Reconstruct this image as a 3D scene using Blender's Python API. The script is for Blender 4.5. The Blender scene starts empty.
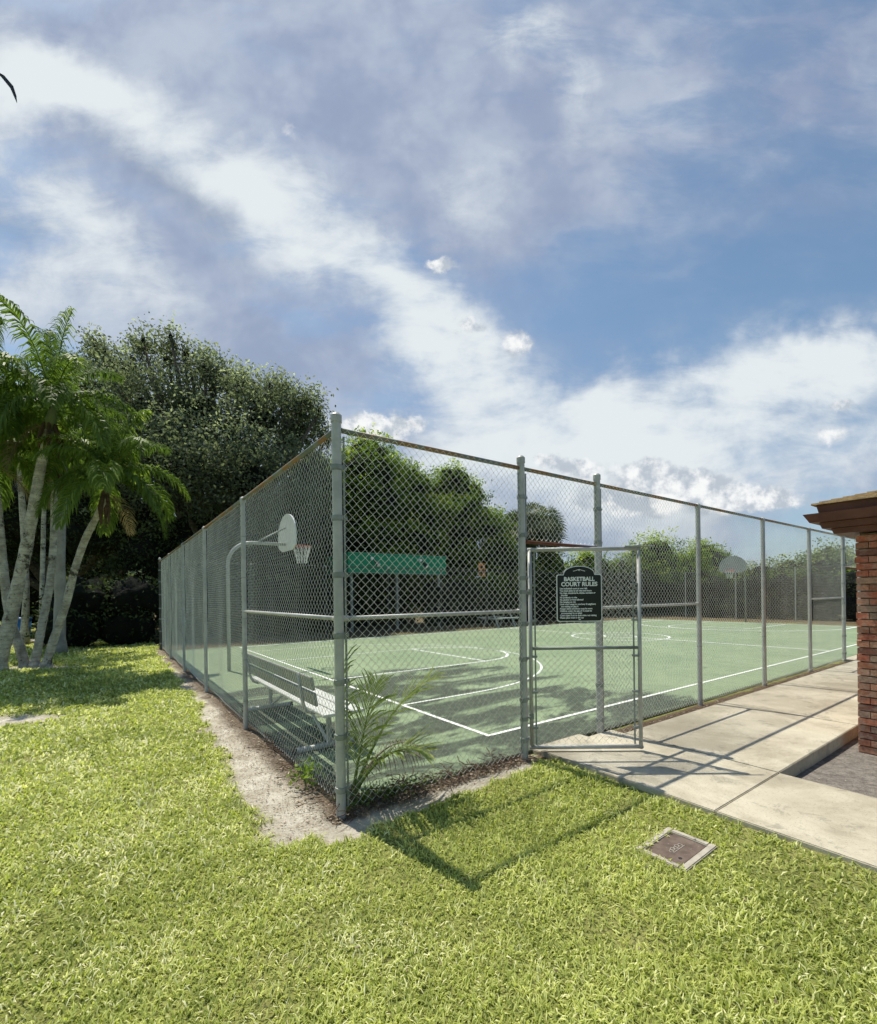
import bpy, bmesh, math, random
import numpy as np
from mathutils import Vector, Matrix
random.seed(7); rng = np.random.default_rng(11)
R = math.radians
sc = bpy.context.scene
COL = sc.collection

# ------------------------------------------------------------------ frames
FPX, CX, HY, CAMH, ROLL = 463.0, 438.5, 596.0, 1.72, R(0.75)
ANG = math.atan2(.5814, .8137)
DR = Vector((math.cos(ANG), math.sin(ANG), 0)); DL = Vector((-math.sin(ANG), math.cos(ANG), 0))
C0 = Vector((-.793, 3.67, 0))
def P(s, t, z=0): return C0 + DR*s + DL*t + Vector((0, 0, z))
def at(px, py, Y):
    dx, dy = px-CX, HY-py
    x = dx*math.cos(ROLL)+dy*math.sin(ROLL); z = -dx*math.sin(ROLL)+dy*math.cos(ROLL)
    return Vector((x*Y/FPX, Y, CAMH+z*Y/FPX))
def st(x, y):
    rx, ry = x-C0.x, y-C0.y
    return rx*DR.x+ry*DR.y, rx*DL.x+ry*DL.y

# ------------------------------------------------------------------ numpy noise
_perm = rng.random((256, 256))
def vnoise(x, y, f=1.0, o=0):
    x = np.asarray(x)*f+37.3+o*11.7; y = np.asarray(y)*f+91.1+o*5.3
    xi = np.floor(x).astype(int); yi = np.floor(y).astype(int); fx = x-xi; fy = y-yi
    fx = fx*fx*(3-2*fx); fy = fy*fy*(3-2*fy)
    g = lambda a, b: _perm[a & 255, b & 255]
    return (g(xi, yi)*(1-fx)+g(xi+1, yi)*fx)*(1-fy)+(g(xi, yi+1)*(1-fx)+g(xi+1, yi+1)*fx)*fy
def fbm(x, y, f=1.0, n=4, o=0):
    a, s, r = 1.0, 0.0, 0
    for i in range(n):
        r = r+a*vnoise(x, y, f*2**i, o+i*3); s += a; a *= .5
    return r/s
def sstep(a, b, x): t = np.clip((x-a)/(b-a), 0, 1); return t*t*(3-2*t)

# ------------------------------------------------------------------ materials
def newmat(name):
    m = bpy.data.materials.new(name); m.use_nodes = True; nt = m.node_tree; nt.nodes.clear()
    out = nt.nodes.new('ShaderNodeOutputMaterial'); return m, nt, out
class N:
    def __init__(s, nt): s.nt = nt
    def node(s, t, **k):
        n = s.nt.nodes.new(t)
        for a, b in k.items(): setattr(n, a, b)
        return n
    def put(s, sock, v):
        if isinstance(v, bpy.types.NodeSocket): s.nt.links.new(v, sock)
        elif v is not None:
            if hasattr(sock, 'default_value') and sock.type == 'RGBA' and len(v) == 3: v = (*v, 1)
            sock.default_value = v
    def m(s, op, a, b=None, c=None, clamp=False):
        n = s.node('ShaderNodeMath', operation=op, use_clamp=clamp)
        s.put(n.inputs[0], a); s.put(n.inputs[1], b)
        if c is not None: s.put(n.inputs[2], c)
        return n.outputs[0]
    def mix(s, f, a, b, blend='MIX'):
        n = s.node('ShaderNodeMix', data_type='RGBA', blend_type=blend)
        s.put(n.inputs[0], f); s.put(n.inputs[6], a); s.put(n.inputs[7], b); return n.outputs[2]
    def noise(s, vec, scale, detail=4, rough=.55, dist=0, out=0):
        n = s.node('ShaderNodeTexNoise'); s.put(n.inputs['Vector'], vec)
        n.inputs['Scale'].default_value = scale; n.inputs['Detail'].default_value = detail
        n.inputs['Roughness'].default_value = rough; n.inputs['Distortion'].default_value = dist
        return n.outputs[out]
    def ramp(s, f, a, b, smooth=True):
        n = s.node('ShaderNodeMapRange', interpolation_type='SMOOTHSTEP' if smooth else 'LINEAR')
        s.put(n.inputs[0], f); n.inputs[1].default_value = a; n.inputs[2].default_value = b; return n.outputs[0]
    def obj(s): return s.node('ShaderNodeTexCoord').outputs['Object']
    def pos(s): return s.node('ShaderNodeNewGeometry').outputs['Position']
    def attr(s, nm, o='Fac'): return s.node('ShaderNodeAttribute', attribute_name=nm).outputs[o]
    def bump(s, h, st=.3, d=.01):
        n = s.node('ShaderNodeBump'); n.inputs['Strength'].default_value = st; n.inputs['Distance'].default_value = d
        s.put(n.inputs['Height'], h); return n.outputs[0]
    def bsdf(s, col, rough=.6, metal=0, normal=None, spec=.4):
        n = s.node('ShaderNodeBsdfPrincipled'); s.put(n.inputs['Base Color'], col); s.put(n.inputs['Roughness'], rough)
        s.put(n.inputs['Metallic'], metal); n.inputs['Specular IOR Level'].default_value = spec
        if normal is not None: s.put(n.inputs['Normal'], normal)
        return n.outputs[0]
def vary_mat(name, c1, c2, scale=6, rough=.6, metal=0, bump=.2, bd=.004, c3=None, t3=(.6, .75), s3=20, spec=.4):
    m, nt, out = newmat(name); n = N(nt); p = n.pos()
    f = n.ramp(n.noise(p, scale, 6, .6), .3, .7)
    c = n.mix(f, c1, c2)
    if c3: c = n.mix(n.ramp(n.noise(p, s3, 5, .65), *t3), c, c3)
    nb = n.bump(n.noise(p, scale*9, 5, .6), bump, bd)
    nt.links.new(n.bsdf(c, rough, metal, nb, spec), out.inputs[0]); return m
M = {}
M['galv'] = vary_mat('galvanised_steel', (.36, .365, .345), (.47, .475, .45), 7, .5, .15, .15, .002, (.5, .52, .5), (.62, .78), 30)
M['galv_dark'] = vary_mat('dark_galvanised_steel', (.20, .225, .205), (.30, .32, .30), 8, .5, .3, .15, .002)
M['rail'] = vary_mat('weathered_rail_steel', (.14, .16, .14), (.22, .24, .21), 4, .6, .2, .2, .002, (.27, .16, .08), (.44, .56), 3.2)
M['rust'] = vary_mat('rusted_steel', (.10, .035, .022), (.17, .07, .04), 12, .8, .1, .3, .003)
M['wire'] = vary_mat('fence_wire', (.80, .79, .71), (.90, .89, .82), 2.5, .5, .3, 0, .001, (.50, .40, .29), (.60, .85), 1.1)
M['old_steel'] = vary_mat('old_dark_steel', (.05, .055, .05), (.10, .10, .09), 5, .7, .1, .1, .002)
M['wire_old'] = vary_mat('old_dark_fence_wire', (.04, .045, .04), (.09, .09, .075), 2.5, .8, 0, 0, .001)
M['alu'] = vary_mat('pale_painted_metal', (.55, .57, .53), (.68, .70, .66), 5, .45, .1, .1, .002, (.25, .27, .23), (.66, .8), 25)
M['bench_back'] = vary_mat('weathered_grey_metal', (.26, .275, .25), (.38, .39, .36), 9, .5, .2, .1, .002, (.16, .165, .15), (.55, .7), 30)
M['white'] = vary_mat('white_paint', (.66, .68, .66), (.8, .8, .78), 9, .5, 0, .05, .002)
M['backboard_far'] = vary_mat('grey_backboard_paint', (.27, .285, .28), (.33, .345, .34), 3, .5, 0, .05, .002)
M['net'] = vary_mat('net_cord', (.7, .7, .68), (.82, .82, .8), 30, .8)
M['redrim'] = vary_mat('rim_red', (.42, .06, .05), (.55, .10, .08), 20, .5)
M['orange'] = vary_mat('orange_paint', (.62, .22, .05), (.72, .30, .08), 8, .5)
M['black'] = vary_mat('black_rubber', (.012, .014, .014), (.025, .027, .027), 20, .5)
M['green_fascia'] = vary_mat('green_metal', (.002, .20, .095), (.005, .25, .125), 3, .4, .1, .1, .003, (.02, .13, .08), (.66, .8), 9)
M['green_trim'] = vary_mat('pale_green_metal', (.09, .25, .17), (.13, .3, .22), 5, .45)
M['bark_pale'] = None
M['bark'] = vary_mat('bark', (.05, .04, .03), (.13, .11, .085), 9, .9, 0, .8, .02, (.2, .18, .14), (.62, .75), 14)
M['brownwood'] = vary_mat('brown_painted_wood', (.085, .030, .022), (.14, .055, .04), 4, .55, 0, .2, .003, (.1, .05, .04), (.7, .85), 12)
M['darkwood'] = vary_mat('dark_wood', (.02, .017, .013), (.045, .038, .03), 9, .8, 0, .4, .004)
M['blue'] = vary_mat('blue_plastic', (.02, .10, .28), (.03, .15, .36), 5, .4)
M['core'] = vary_mat('shade_core', (.002, .004, .0015), (.005, .009, .003), 3, 1.0, 0, 1, .15)  # near-black colour paints the deep shade inside crowns and hedges
M['core_litter'] = vary_mat('dry_litter', (.14, .085, .045), (.3, .21, .13), 15, .9)
M['signface'] = vary_mat('sign_face', (.006, .010, .009), (.010, .015, .013), 6, .35, 0, 0, .001, spec=.3)
M['signtext'] = vary_mat('sign_lettering', (.72, .75, .74), (.8, .82, .81), 6, .5, 0, 0, .001)
M['boxlid'] = vary_mat('weathered_lid', (.10, .07, .055), (.17, .125, .1), 12, .85, 0, .5, .004, (.3, .24, .2), (.6, .75), 40)
M['boxrim'] = vary_mat('pale_concrete_rim', (.36, .32, .26), (.5, .46, .38), 15, .85, 0, .5, .004, (.2, .17, .13), (.62, .75), 30)
M['line'] = vary_mat('court_line_paint', (.72, .75, .69), (.84, .86, .81), 12, .7, 0, .1, .001, (.4, .48, .38), (.58, .78), 14)

def leaf_mat(name, dark, light, yellow=None, trans=.35, rough=.5, gloss=.12):
    m, nt, out = newmat(name); n = N(nt)
    t = n.attr('tint'); c = n.mix(t, dark, light)
    if yellow: c = n.mix(n.ramp(t, .72, 1.0), c, yellow)
    b = n.bsdf(c, rough, 0, None, gloss*4)
    tr = n.node('ShaderNodeBsdfTranslucent'); n.put(tr.inputs[0], n.mix(.5, c, n.mix(1.0, c, (1.3, 1.5, .5), 'MULTIPLY')))
    ms = n.node('ShaderNodeMixShader'); ms.inputs[0].default_value = trans
    nt.links.new(b, ms.inputs[1]); nt.links.new(tr.outputs[0], ms.inputs[2]); nt.links.new(ms.outputs[0], out.inputs[0]); return m
M['leaf_oak'] = leaf_mat('grey_green_leaves', (.07, .085, .055), (.37, .41, .29), (.62, .66, .50), .42, .7, .03)
M['leaf_dark'] = leaf_mat('dark_leaves', (.022, .034, .014), (.14, .18, .075), (.19, .22, .12), .25, .7, .03)
M['leaf_hedge'] = leaf_mat('hedge_leaves', (.05, .095, .018), (.33, .46, .06), (.66, .72, .14), .5, .6, .05)
M['leaf_mid'] = leaf_mat('mid_green_leaves', (.045, .08, .022), (.28, .37, .08), (.46, .52, .17), .45, .6, .05)
M['leaf_pale'] = leaf_mat('pale_green_leaves', (.07, .11, .04), (.25, .32, .12), (.46, .5, .22), .4, .6, .05)
M['leaf_fan'] = leaf_mat('fan_palm_leaves', (.03, .045, .018), (.14, .17, .06), (.26, .26, .12), .3)
M['palm_leaf'] = leaf_mat('palm_leaflets', (.03, .065, .015), (.20, .29, .055), (.46, .52, .14), .5, .5, .05)
M['seedling'] = leaf_mat('seedling_leaflets', (.10, .15, .03), (.32, .40, .09), (.5, .5, .16), .45, .4, .2)
M['dry_leaf'] = leaf_mat('dry_palm_leaf', (.10, .075, .045), (.26, .21, .14), None, .25)
M['grass'] = leaf_mat('turf_blades', (.22, .27, .05), (.88, .90, .30), (.98, .93, .66), .42, .5, .12)
M['weed'] = leaf_mat('weed_leaves', (.12, .2, .03), (.3, .4, .06), None, .45)

def palm_bark():
    m, nt, out = newmat('ringed_palm_bark'); n = N(nt); p = n.pos()
    sx = n.node('ShaderNodeSeparateXYZ'); n.put(sx.inputs[0], p)
    ring = n.m('SINE', n.m('ADD', n.m('MULTIPLY', sx.outputs[2], 62), n.m('MULTIPLY', n.noise(p, 5, 3), 7)))
    c = n.mix(n.ramp(n.noise(p, 5, 6, .65), .3, .7), (.27, .255, .225), (.60, .58, .52))
    c = n.mix(n.m('MULTIPLY', n.ramp(ring, .7, 1), .28), c, (.13, .115, .09))
    c = n.mix(n.m('MULTIPLY', n.ramp(n.noise(p, 2.3, 8, .75), .55, .63), .9), c, (.04, .036, .028))
    c = n.mix(n.ramp(n.noise(p, 11, 6, .7), .60, .68), c, (.045, .04, .03))
    nb = n.bump(n.m('ADD', n.m('MULTIPLY', ring, .3), n.noise(p, 30, 6, .7)), .8, .02)
    nt.links.new(n.bsdf(c, .9, 0, nb, .2), out.inputs[0]); return m
M['bark_pale'] = palm_bark()
M['bark_smooth'] = vary_mat('smooth_grey_palm_bark', (.22, .215, .20), (.34, .33, .31), 3, .85, 0, .4, .006, (.15, .14, .12), (.6, .75), 9)
M['shaft'] = vary_mat('green_crownshaft', (.10, .16, .05), (.17, .21, .08), 5, .5, 0, .2, .004, (.16, .11, .06), (.55, .7), 7)
M['sheath'] = vary_mat('brown_dead_sheath', (.05, .03, .02), (.13, .08, .05), 9, .9, 0, .5, .01)

def court_mat():
    m, nt, out = newmat('green_court_coating'); n = N(nt); p = n.obj()
    c = n.mix(n.ramp(n.noise(p, .45, 5, .6), .3, .7), (.215, .285, .165), (.275, .345, .205))
    c = n.mix(n.m('MULTIPLY', n.ramp(n.noise(p, 2.2, 9, .75, .5), .44, .62), .5), c, (.155, .215, .135))
    sx = n.node('ShaderNodeSeparateXYZ'); n.put(sx.inputs[0], p)
    near = n.m('MULTIPLY', n.m('SUBTRACT', 1, n.ramp(sx.outputs[0], 4.0, 8.5)), n.m('SUBTRACT', 1, n.ramp(sx.outputs[1], 4.5, 8.0)))
    near2 = n.m('ADD', n.m('MULTIPLY', near, .24), -.11)
    mp = n.node('ShaderNodeMapping'); n.put(mp.inputs[0], p); mp.inputs['Rotation'].default_value = (0, 0, R(-25)); mp.inputs['Scale'].default_value = (.55, 1.6, 1)
    st_ = n.ramp(n.m('ADD', n.noise(mp.outputs[0], .95, 8, .68, .6), near2), .54, .63)
    st_ = n.m('MULTIPLY', st_, n.m('ADD', .30, n.m('MULTIPLY', n.noise(p, 9, 8, .75), 1.3), clamp=True))
    c = n.mix(n.m('MULTIPLY', st_, .95), c, (.045, .055, .042))
    c = n.mix(n.m('MULTIPLY', n.ramp(n.noise(p, 45, 3, .6), .62, .75), .35), c, (.30, .38, .29))
    edge = n.ramp(n.m('ADD', n.m('MINIMUM', sx.outputs[0], sx.outputs[1]), n.m('MULTIPLY', n.noise(p, 4, 5, .7), .4)), .42, .2)
    c = n.mix(n.m('MULTIPLY', edge, .7), c, (.075, .085, .055))
    nb = n.bump(n.noise(p, 160, 3, .6), .25, .003)
    nt.links.new(n.bsdf(c, .75, 0, nb, .25), out.inputs[0]); return m
M['court'] = court_mat()
def concrete_mat():
    m, nt, out = newmat('walkway_concrete'); n = N(nt); p = n.obj()
    c = n.mix(n.ramp(n.noise(p, 1.1, 7, .65), .32, .7), (.44, .395, .30), (.60, .55, .43))
    c = n.mix(n.m('MULTIPLY', n.ramp(n.noise(p, .7, 8, .7, .4), .47, .62), .62), c, (.29, .255, .185))
    c = n.mix(n.m('MULTIPLY', n.ramp(n.noise(p, 3.2, 8, .75, .8), .54, .62), .45), c, (.20, .185, .145))
    c = n.mix(n.m('MULTIPLY', n.ramp(n.noise(p, 70, 5, .75), .54, .66), .6), c, (.22, .195, .15))
    c = n.mix(n.m('MULTIPLY', n.ramp(n.noise(p, 60, 4, .7), .62, .75), .4), c, (.62, .57, .47))
    nb = n.bump(n.noise(p, 220, 4, .7), .5, .003)
    nt.links.new(n.bsdf(c, .85, 0, nb, .2), out.inputs[0]); return m
M['concrete'] = concrete_mat()
def ground_mat():
    m, nt, out = newmat('lawn_and_sand'); n = N(nt); p = n.pos()
    a = n.attr('mask', 'Color'); s3 = n.node('ShaderNodeSeparateColor'); n.put(s3.inputs[0], a)
    g = n.mix(n.ramp(n.noise(p, 1.4, 6, .65), .3, .7), (.22, .25, .055), (.40, .40, .13))
    g = n.mix(n.ramp(n.noise(p, 60, 5, .7), .45, .65), g, (.05, .065, .02))
    g = n.mix(n.m('MULTIPLY', n.ramp(n.noise(p, 9, 5, .7), .52, .7), .5), g, (.26, .24, .10))
    sd = n.mix(n.ramp(n.noise(p, 3, 7, .7), .3, .7), (.46, .41, .32), (.74, .69, .58))
    sd = n.mix(n.m('MULTIPLY', n.ramp(n.noise(p, 22, 6, .75), .5, .66), .65), sd, (.30, .22, .14))
    sd = n.mix(n.m('MULTIPLY', n.ramp(n.noise(p, 90, 4, .7), .58, .68), .8), sd, (.11, .075, .05))
    so = n.mix(n.ramp(n.noise(p, 14, 7, .75), .3, .7), (.17, .15, .13), (.36, .325, .285))
    so = n.mix(n.ramp(n.noise(p, 70, 5, .7), .55, .68), so, (.045, .038, .033))
    lt = n.mix(n.ramp(n.noise(p, 40, 6, .75), .35, .65), (.055, .038, .025), (.21, .15, .10))
    c = n.mix(s3.outputs[0], g, sd); c = n.mix(s3.outputs[1], c, so); c = n.mix(s3.outputs[2], c, lt)
    nb = n.bump(n.m('ADD', n.noise(p, 35, 7, .75), n.m('MULTIPLY', n.noise(p, 150, 3), .5)), 1.0, .02)
    nt.links.new(n.bsdf(c, .95, 0, nb, .15), out.inputs[0]); return m
M['ground'] = ground_mat()
def brick_mat():
    m, nt, out = newmat('mixed_red_brick'); n = N(nt)
    i = n.node('ShaderNodeNewGeometry').outputs['Random Per Island']; p = n.pos()
    cr = n.node('ShaderNodeValToRGB'); n.put(cr.inputs[0], i); e = cr.color_ramp
    cols = [(.40, .16, .09), (.52, .19, .11), (.24, .10, .07), (.48, .27, .17), (.58, .27, .16), (.38, .24, .17), (.50, .15, .085)]
    e.interpolation = 'CONSTANT'
    e.elements[0].color = (*cols[0], 1); e.elements[1].position = 1/7; e.elements[1].color = (*cols[1], 1)
    for k in range(2, 7):
        x = e.elements.new(k/7); x.color = (*cols[k], 1)
    c = n.mix(n.ramp(n.noise(p, 30, 6, .7), .35, .7), cr.outputs[0], n.mix(.5, cr.outputs[0], (.05, .03, .025)))
    c = n.mix(n.m('MULTIPLY', n.ramp(n.noise(p, 9, 5, .7), .42, .68), .55), c, (.50, .36, .26))
    nb = n.bump(n.noise(p, 90, 5, .7), .8, .006)
    nt.links.new(n.bsdf(c, .9, 0, nb, .2), out.inputs[0]); return m
M['brick'] = brick_mat()
M['mortar'] = vary_mat('mortar', (.26, .21, .17), (.40, .34, .28), 20, .95, 0, .5, .004)
M['shingle'] = vary_mat('tan_shingles', (.28, .19, .09), (.46, .33, .17), 14, .9, 0, .6, .006, (.10, .065, .04), (.58, .7), 30)

# ------------------------------------------------------------------ mesh helpers
class MB:
    def __init__(s): s.v = []; s.f = []; s.n = 0
    def add(s, v, f):
        s.v += [tuple(x) for x in v]; s.f += [tuple(i+s.n for i in q) for q in f]; s.n += len(v)
    def box(s, c, d, rot=None):
        v = []
        for x in (-1, 1):
            for y in (-1, 1):
                for z in (-1, 1):
                    w = Vector((x*d[0]/2, y*d[1]/2, z*d[2]/2))
                    if rot: w = rot @ w
                    v.append(w+Vector(c))
        s.add(v, [(0, 1, 3, 2), (4, 6, 7, 5), (0, 4, 5, 1), (2, 3, 7, 6), (0, 2, 6, 4), (1, 5, 7, 3)])
    def tube(s, pts, rad, sides=8, cap=True, smooth_up=None):
        pts = [Vector(p) for p in pts]
        if not hasattr(rad, '__len__'): rad = [rad]*len(pts)
        v = []; f = []; prev = None
        for i, p in enumerate(pts):
            d = (pts[min(i+1, len(pts)-1)]-pts[max(i-1, 0)])
            d = d.normalized() if d.length > 0 else Vector((0, 0, 1))
            if prev is None: u = d.orthogonal().normalized()
            else: u = (prev-d*prev.dot(d)); u = u.normalized() if u.length > 1e-6 else d.orthogonal().normalized()
            prev = u; w = d.cross(u)
            for k in range(sides):
                a = 2*math.pi*k/sides; v.append(p+(u*math.cos(a)+w*math.sin(a))*rad[i])
        for i in range(len(pts)-1):
            for k in range(sides):
                a = i*sides+k; b = i*sides+(k+1) % sides; f.append((a, b, b+sides, a+sides))
        if cap: f.append(tuple(range(sides))[::-1]); f.append(tuple((len(pts)-1)*sides+k for k in range(sides)))
        s.add(v, f)
    def ring(s, c, axis, r, w, sides=14):   # short collar
        c = Vector(c); a = Vector(axis).normalized()*w/2; s.tube([c-a, c+a], r, sides)
    def torus(s, c, R_, r, n=24, m=6):
        pts = [Vector(c)+Vector((R_*math.cos(a), R_*math.sin(a), 0)) for a in [2*math.pi*i/n for i in range(n+1)]]
        s.tube(pts, r, m, False)
    def build(s, name, mat, parent=None, smooth=False, bevel=0, stuff=False):
        me = bpy.data.meshes.new(name); me.from_pydata(s.v, [], s.f)
        if bevel:
            bm = bmesh.new(); bm.from_mesh(me)
            bmesh.ops.bevel(bm, geom=[e for e in bm.edges if len(e.link_faces) == 2 and e.calc_face_angle(0) > .6], offset=bevel, segments=2, affect='EDGES', clamp_overlap=True)
            bm.to_mesh(me); bm.free()
        return link(name, me, mat, parent, smooth)
def link(name, me, mat, parent=None, smooth=False):
    if mat and not me.materials: me.materials.append(mat)
    if smooth: me.shade_smooth() if hasattr(me, 'shade_smooth') else me.polygons.foreach_set('use_smooth', [True]*len(me.polygons))
    o = bpy.data.objects.new(name, me); COL.objects.link(o)
    if parent: o.parent = parent
    return o
def npmesh(name, V, F, tint=None):
    V = np.ascontiguousarray(V, dtype=np.float32); F = np.ascontiguousarray(F, dtype=np.int32)
    me = bpy.data.meshes.new(name); k = F.shape[1]
    me.vertices.add(len(V)); me.vertices.foreach_set('co', V.ravel())
    me.loops.add(F.size); me.loops.foreach_set('vertex_index', F.ravel())
    me.polygons.add(len(F)); me.polygons.foreach_set('loop_start', np.arange(0, F.size, k, dtype=np.int32))
    if tint is not None:
        a = me.attributes.new('tint', 'FLOAT', 'POINT'); a.data.foreach_set('value', np.ascontiguousarray(tint, dtype=np.float32))
    me.update(calc_edges=True); return me
def tag(o, label=None, cat=None, group=None, kind=None):
    if label: o['label'] = label
    if cat: o['category'] = cat
    if group: o['group'] = group
    if kind: o['kind'] = kind
    return o
def empty(name, loc, rz=0):
    o = bpy.data.objects.new(name, None); COL.objects.link(o); o.location = loc; o.rotation_euler = (0, 0, rz); o.empty_display_size = .2
    return o

# ------------------------------------------------------------------ ground
def edge_noise(s, t): return (fbm(s, t, 3.0, 4)-.5)
def sand_mask(x, y):
    s, t = st(x, y); e = edge_noise(s, t); e2 = fbm(s, t, 9., 3, 5)-.5
    wl = np.interp(t, [-.5, 0, 2, 5, 9, 16], [.56, .54, .46, .30, .25, .23])
    tt = t+.20+e*.25
    left = sstep(.08, -.03, np.abs(s+wl*.5-.05)-wl*.5-.03+e*.35+e2*.16)*sstep(-.05, .1, tt)*sstep(15.6, 15.2, t)
    wf = np.interp(s, [-.2, .6, 2.2], [.36, .30, .18])
    front = sstep(.05, -.02, np.abs(t+wf*.5-.05)-wf*.5-.03+e*.16+e2*.12)*sstep(-.35, -.2, s)*sstep(2.32, 2.25, s)
    pc = at(20, 719, 6.7); px_, py_ = pc.x, pc.y
    patch = sstep(1.1, .75, np.hypot((x-px_+.35)/.95, (y-py_)/.38)+e*1.2+e2)
    palm = sstep(1.1, .6, np.hypot((x+10.3)/1.3, (y-12.0)/.55)+e*1.2)*.8
    return np.clip(np.maximum.reduce([left, front, patch, palm]), 0, 1)
def soil_mask(x, y):
    s, t = st(x, y)
    return ((s > 3.5) & (t < -1.7)).astype(float)
def litter_mask(x, y):
    s, t = st(x, y); e = edge_noise(s, t)
    a = sstep(.04, -.02, np.abs(t+.10)-.12+e*.1)*(s > 2.2)
    b = sstep(.16, .0, np.abs(s-.02)-.07+e*.2)*(t > -.1)*(t < 15.6)
    far = ((s > 0) & (t > 14.0) | (s > 27.3)) & (t > -12)  # dark litter beyond the court, with the hedge shade painted into it
    b = np.maximum(b, far*.97)
    c = sstep(.10, .0, np.abs(t-.03)-.06+e*.16)*(s > -.1)*(s < 2.2)
    return np.clip(np.maximum.reduce([a, b*.9, c*.55]), 0, 1)
def gz(x, y):
    s, t = st(x, y)
    z = (fbm(x, y, .7, 3)-.5)*.05*sstep(.0, 1.2, np.maximum(-s, -t))
    z = z-.025*sand_mask(x, y)-.10*soil_mask(x, y)
    inside = (s > .05) & (t > .05) & (s < 27.5) & (t < 14.15)
    return np.where(inside, -.02, z)
def axis(parts):
    out = [np.arange(a, b, d) for a, b, d in parts]; return np.concatenate(out+[[parts[-1][1]]])
xs = axis([(-300, -60, 20), (-60, -24, 2), (-24, -8, .25), (-8, 7, .06), (7, 12, .2), (12, 60, 2), (60, 300, 20)])
ys = axis([(-60, -4, 8), (-4, .8, .3), (.8, 8, .06), (8, 20, .15), (20, 60, 2), (60, 500, 20)])
gx, gy = np.meshgrid(xs, ys); nx, ny = len(xs), len(ys)
V = np.stack([gx.ravel(), gy.ravel(), gz(gx.ravel(), gy.ravel())], 1)
ii = (np.arange(ny-1)[:, None]*nx+np.arange(nx-1)[None, :]).ravel()
F = np.stack([ii, ii+1, ii+nx+1, ii+nx], 1)
me = npmesh('ground', V, F)
ca = me.color_attributes.new('mask', 'FLOAT_COLOR', 'POINT')
mk = np.ones((len(V), 4), dtype=np.float32); mk[:, 0] = sand_mask(V[:, 0], V[:, 1]); mk[:, 1] = soil_mask(V[:, 0], V[:, 1]); mk[:, 2] = litter_mask(V[:, 0], V[:, 1])
ca.data.foreach_set('color', mk.ravel())
tag(link('ground', me, M['ground'], None, True), kind='structure')

# grass blades ------------------------------------------------------------
def make_grass(n0=500000):
    th = rng.uniform(R(-62), R(56), n0); u = rng.random(n0)
    q = .42; d = (.5**q+u*(24**q-.5**q))**(1/q)
    x = d*np.sin(th); y = d*np.cos(th)-.25
    s, t = st(x, y)
    keep = ~((s > -.03) & (t > -.06)) & ~((s > 2.225+.085*fbm(s*0, t, 5., 4, 21)) & (t < .1)) & (y < 26)
    keep &= rng.random(n0) > sand_mask(x, y)*1.2
    bx_, by_ = s-1.62, t+1.86
    keep &= ~((np.abs(bx_) < .225) & (np.abs(by_) < .15))
    bare = fbm(x, y, 2.2, 4, 9); keep &= rng.random(n0) > sstep(.60, .75, bare)*.6
    x, y, d, s, t = x[keep], y[keep], d[keep], s[keep], t[keep]; n = len(x)
    sc_ = np.clip(d/2.6, 1, 7)
    L = rng.uniform(.022, .054, n)*(.8+.2*sc_)*(.75+.6*fbm(x, y, 1.6, 3, 4)); W = rng.uniform(.0045, .0085, n)*sc_*.95
    az = rng.uniform(0, 2*np.pi, n); lean = rng.uniform(.45, 1.35, n)
    hd = np.stack([np.cos(az), np.sin(az), np.zeros(n)], 1); sd = np.stack([-np.sin(az), np.cos(az), np.zeros(n)], 1)
    tw = rng.uniform(-.7, .7, n)[:, None]; sd = sd*np.cos(tw)+np.array([0, 0, 1.])*np.sin(tw)
    up = np.array([0, 0, 1.])
    b = np.stack([x, y, gz(x, y)-.004], 1)
    l1 = lean*.6; m_ = b+(hd*np.sin(l1)[:, None]+up*np.cos(l1)[:, None])*(L*.55)[:, None]
    l2 = lean*1.35; tip = m_+(hd*np.sin(l2)[:, None]+up*np.cos(l2)[:, None])*(L*.5)[:, None]
    w = W[:, None]
    V = np.stack([b-sd*w*.45, b+sd*w*.45, m_+sd*w*.5, m_-sd*w*.5, tip+sd*w*.1, tip-sd*w*.1], 1).reshape(-1, 3)
    i = np.arange(n)[:, None]*6
    F = np.concatenate([i+[[0, 1, 2, 3]], i+[[3, 2, 4, 5]]])
    tint = .62*rng.random(n)+.55*fbm(x, y, .9, 4, 2)+.35*fbm(x, y, 7, 2, 7)-.30
    straw = rng.random(n) < .12+.34*sstep(.5, .72, fbm(x, y, 3.2, 4, 3)); tint = np.where(straw, rng.uniform(.85, 1, n), np.clip(tint, 0, .74))
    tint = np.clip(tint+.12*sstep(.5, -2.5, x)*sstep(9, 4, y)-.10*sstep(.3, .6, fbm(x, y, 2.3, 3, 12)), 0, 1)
    # darker, greener turf toward the gate
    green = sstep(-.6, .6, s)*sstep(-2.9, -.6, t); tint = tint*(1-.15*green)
    return npmesh('grass', V, F, np.repeat(tint, 6))
tag(link('grass', make_grass(), M['grass']), 'short bright green turf with straw coloured blades covering the lawn', 'grass', kind='stuff')

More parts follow.
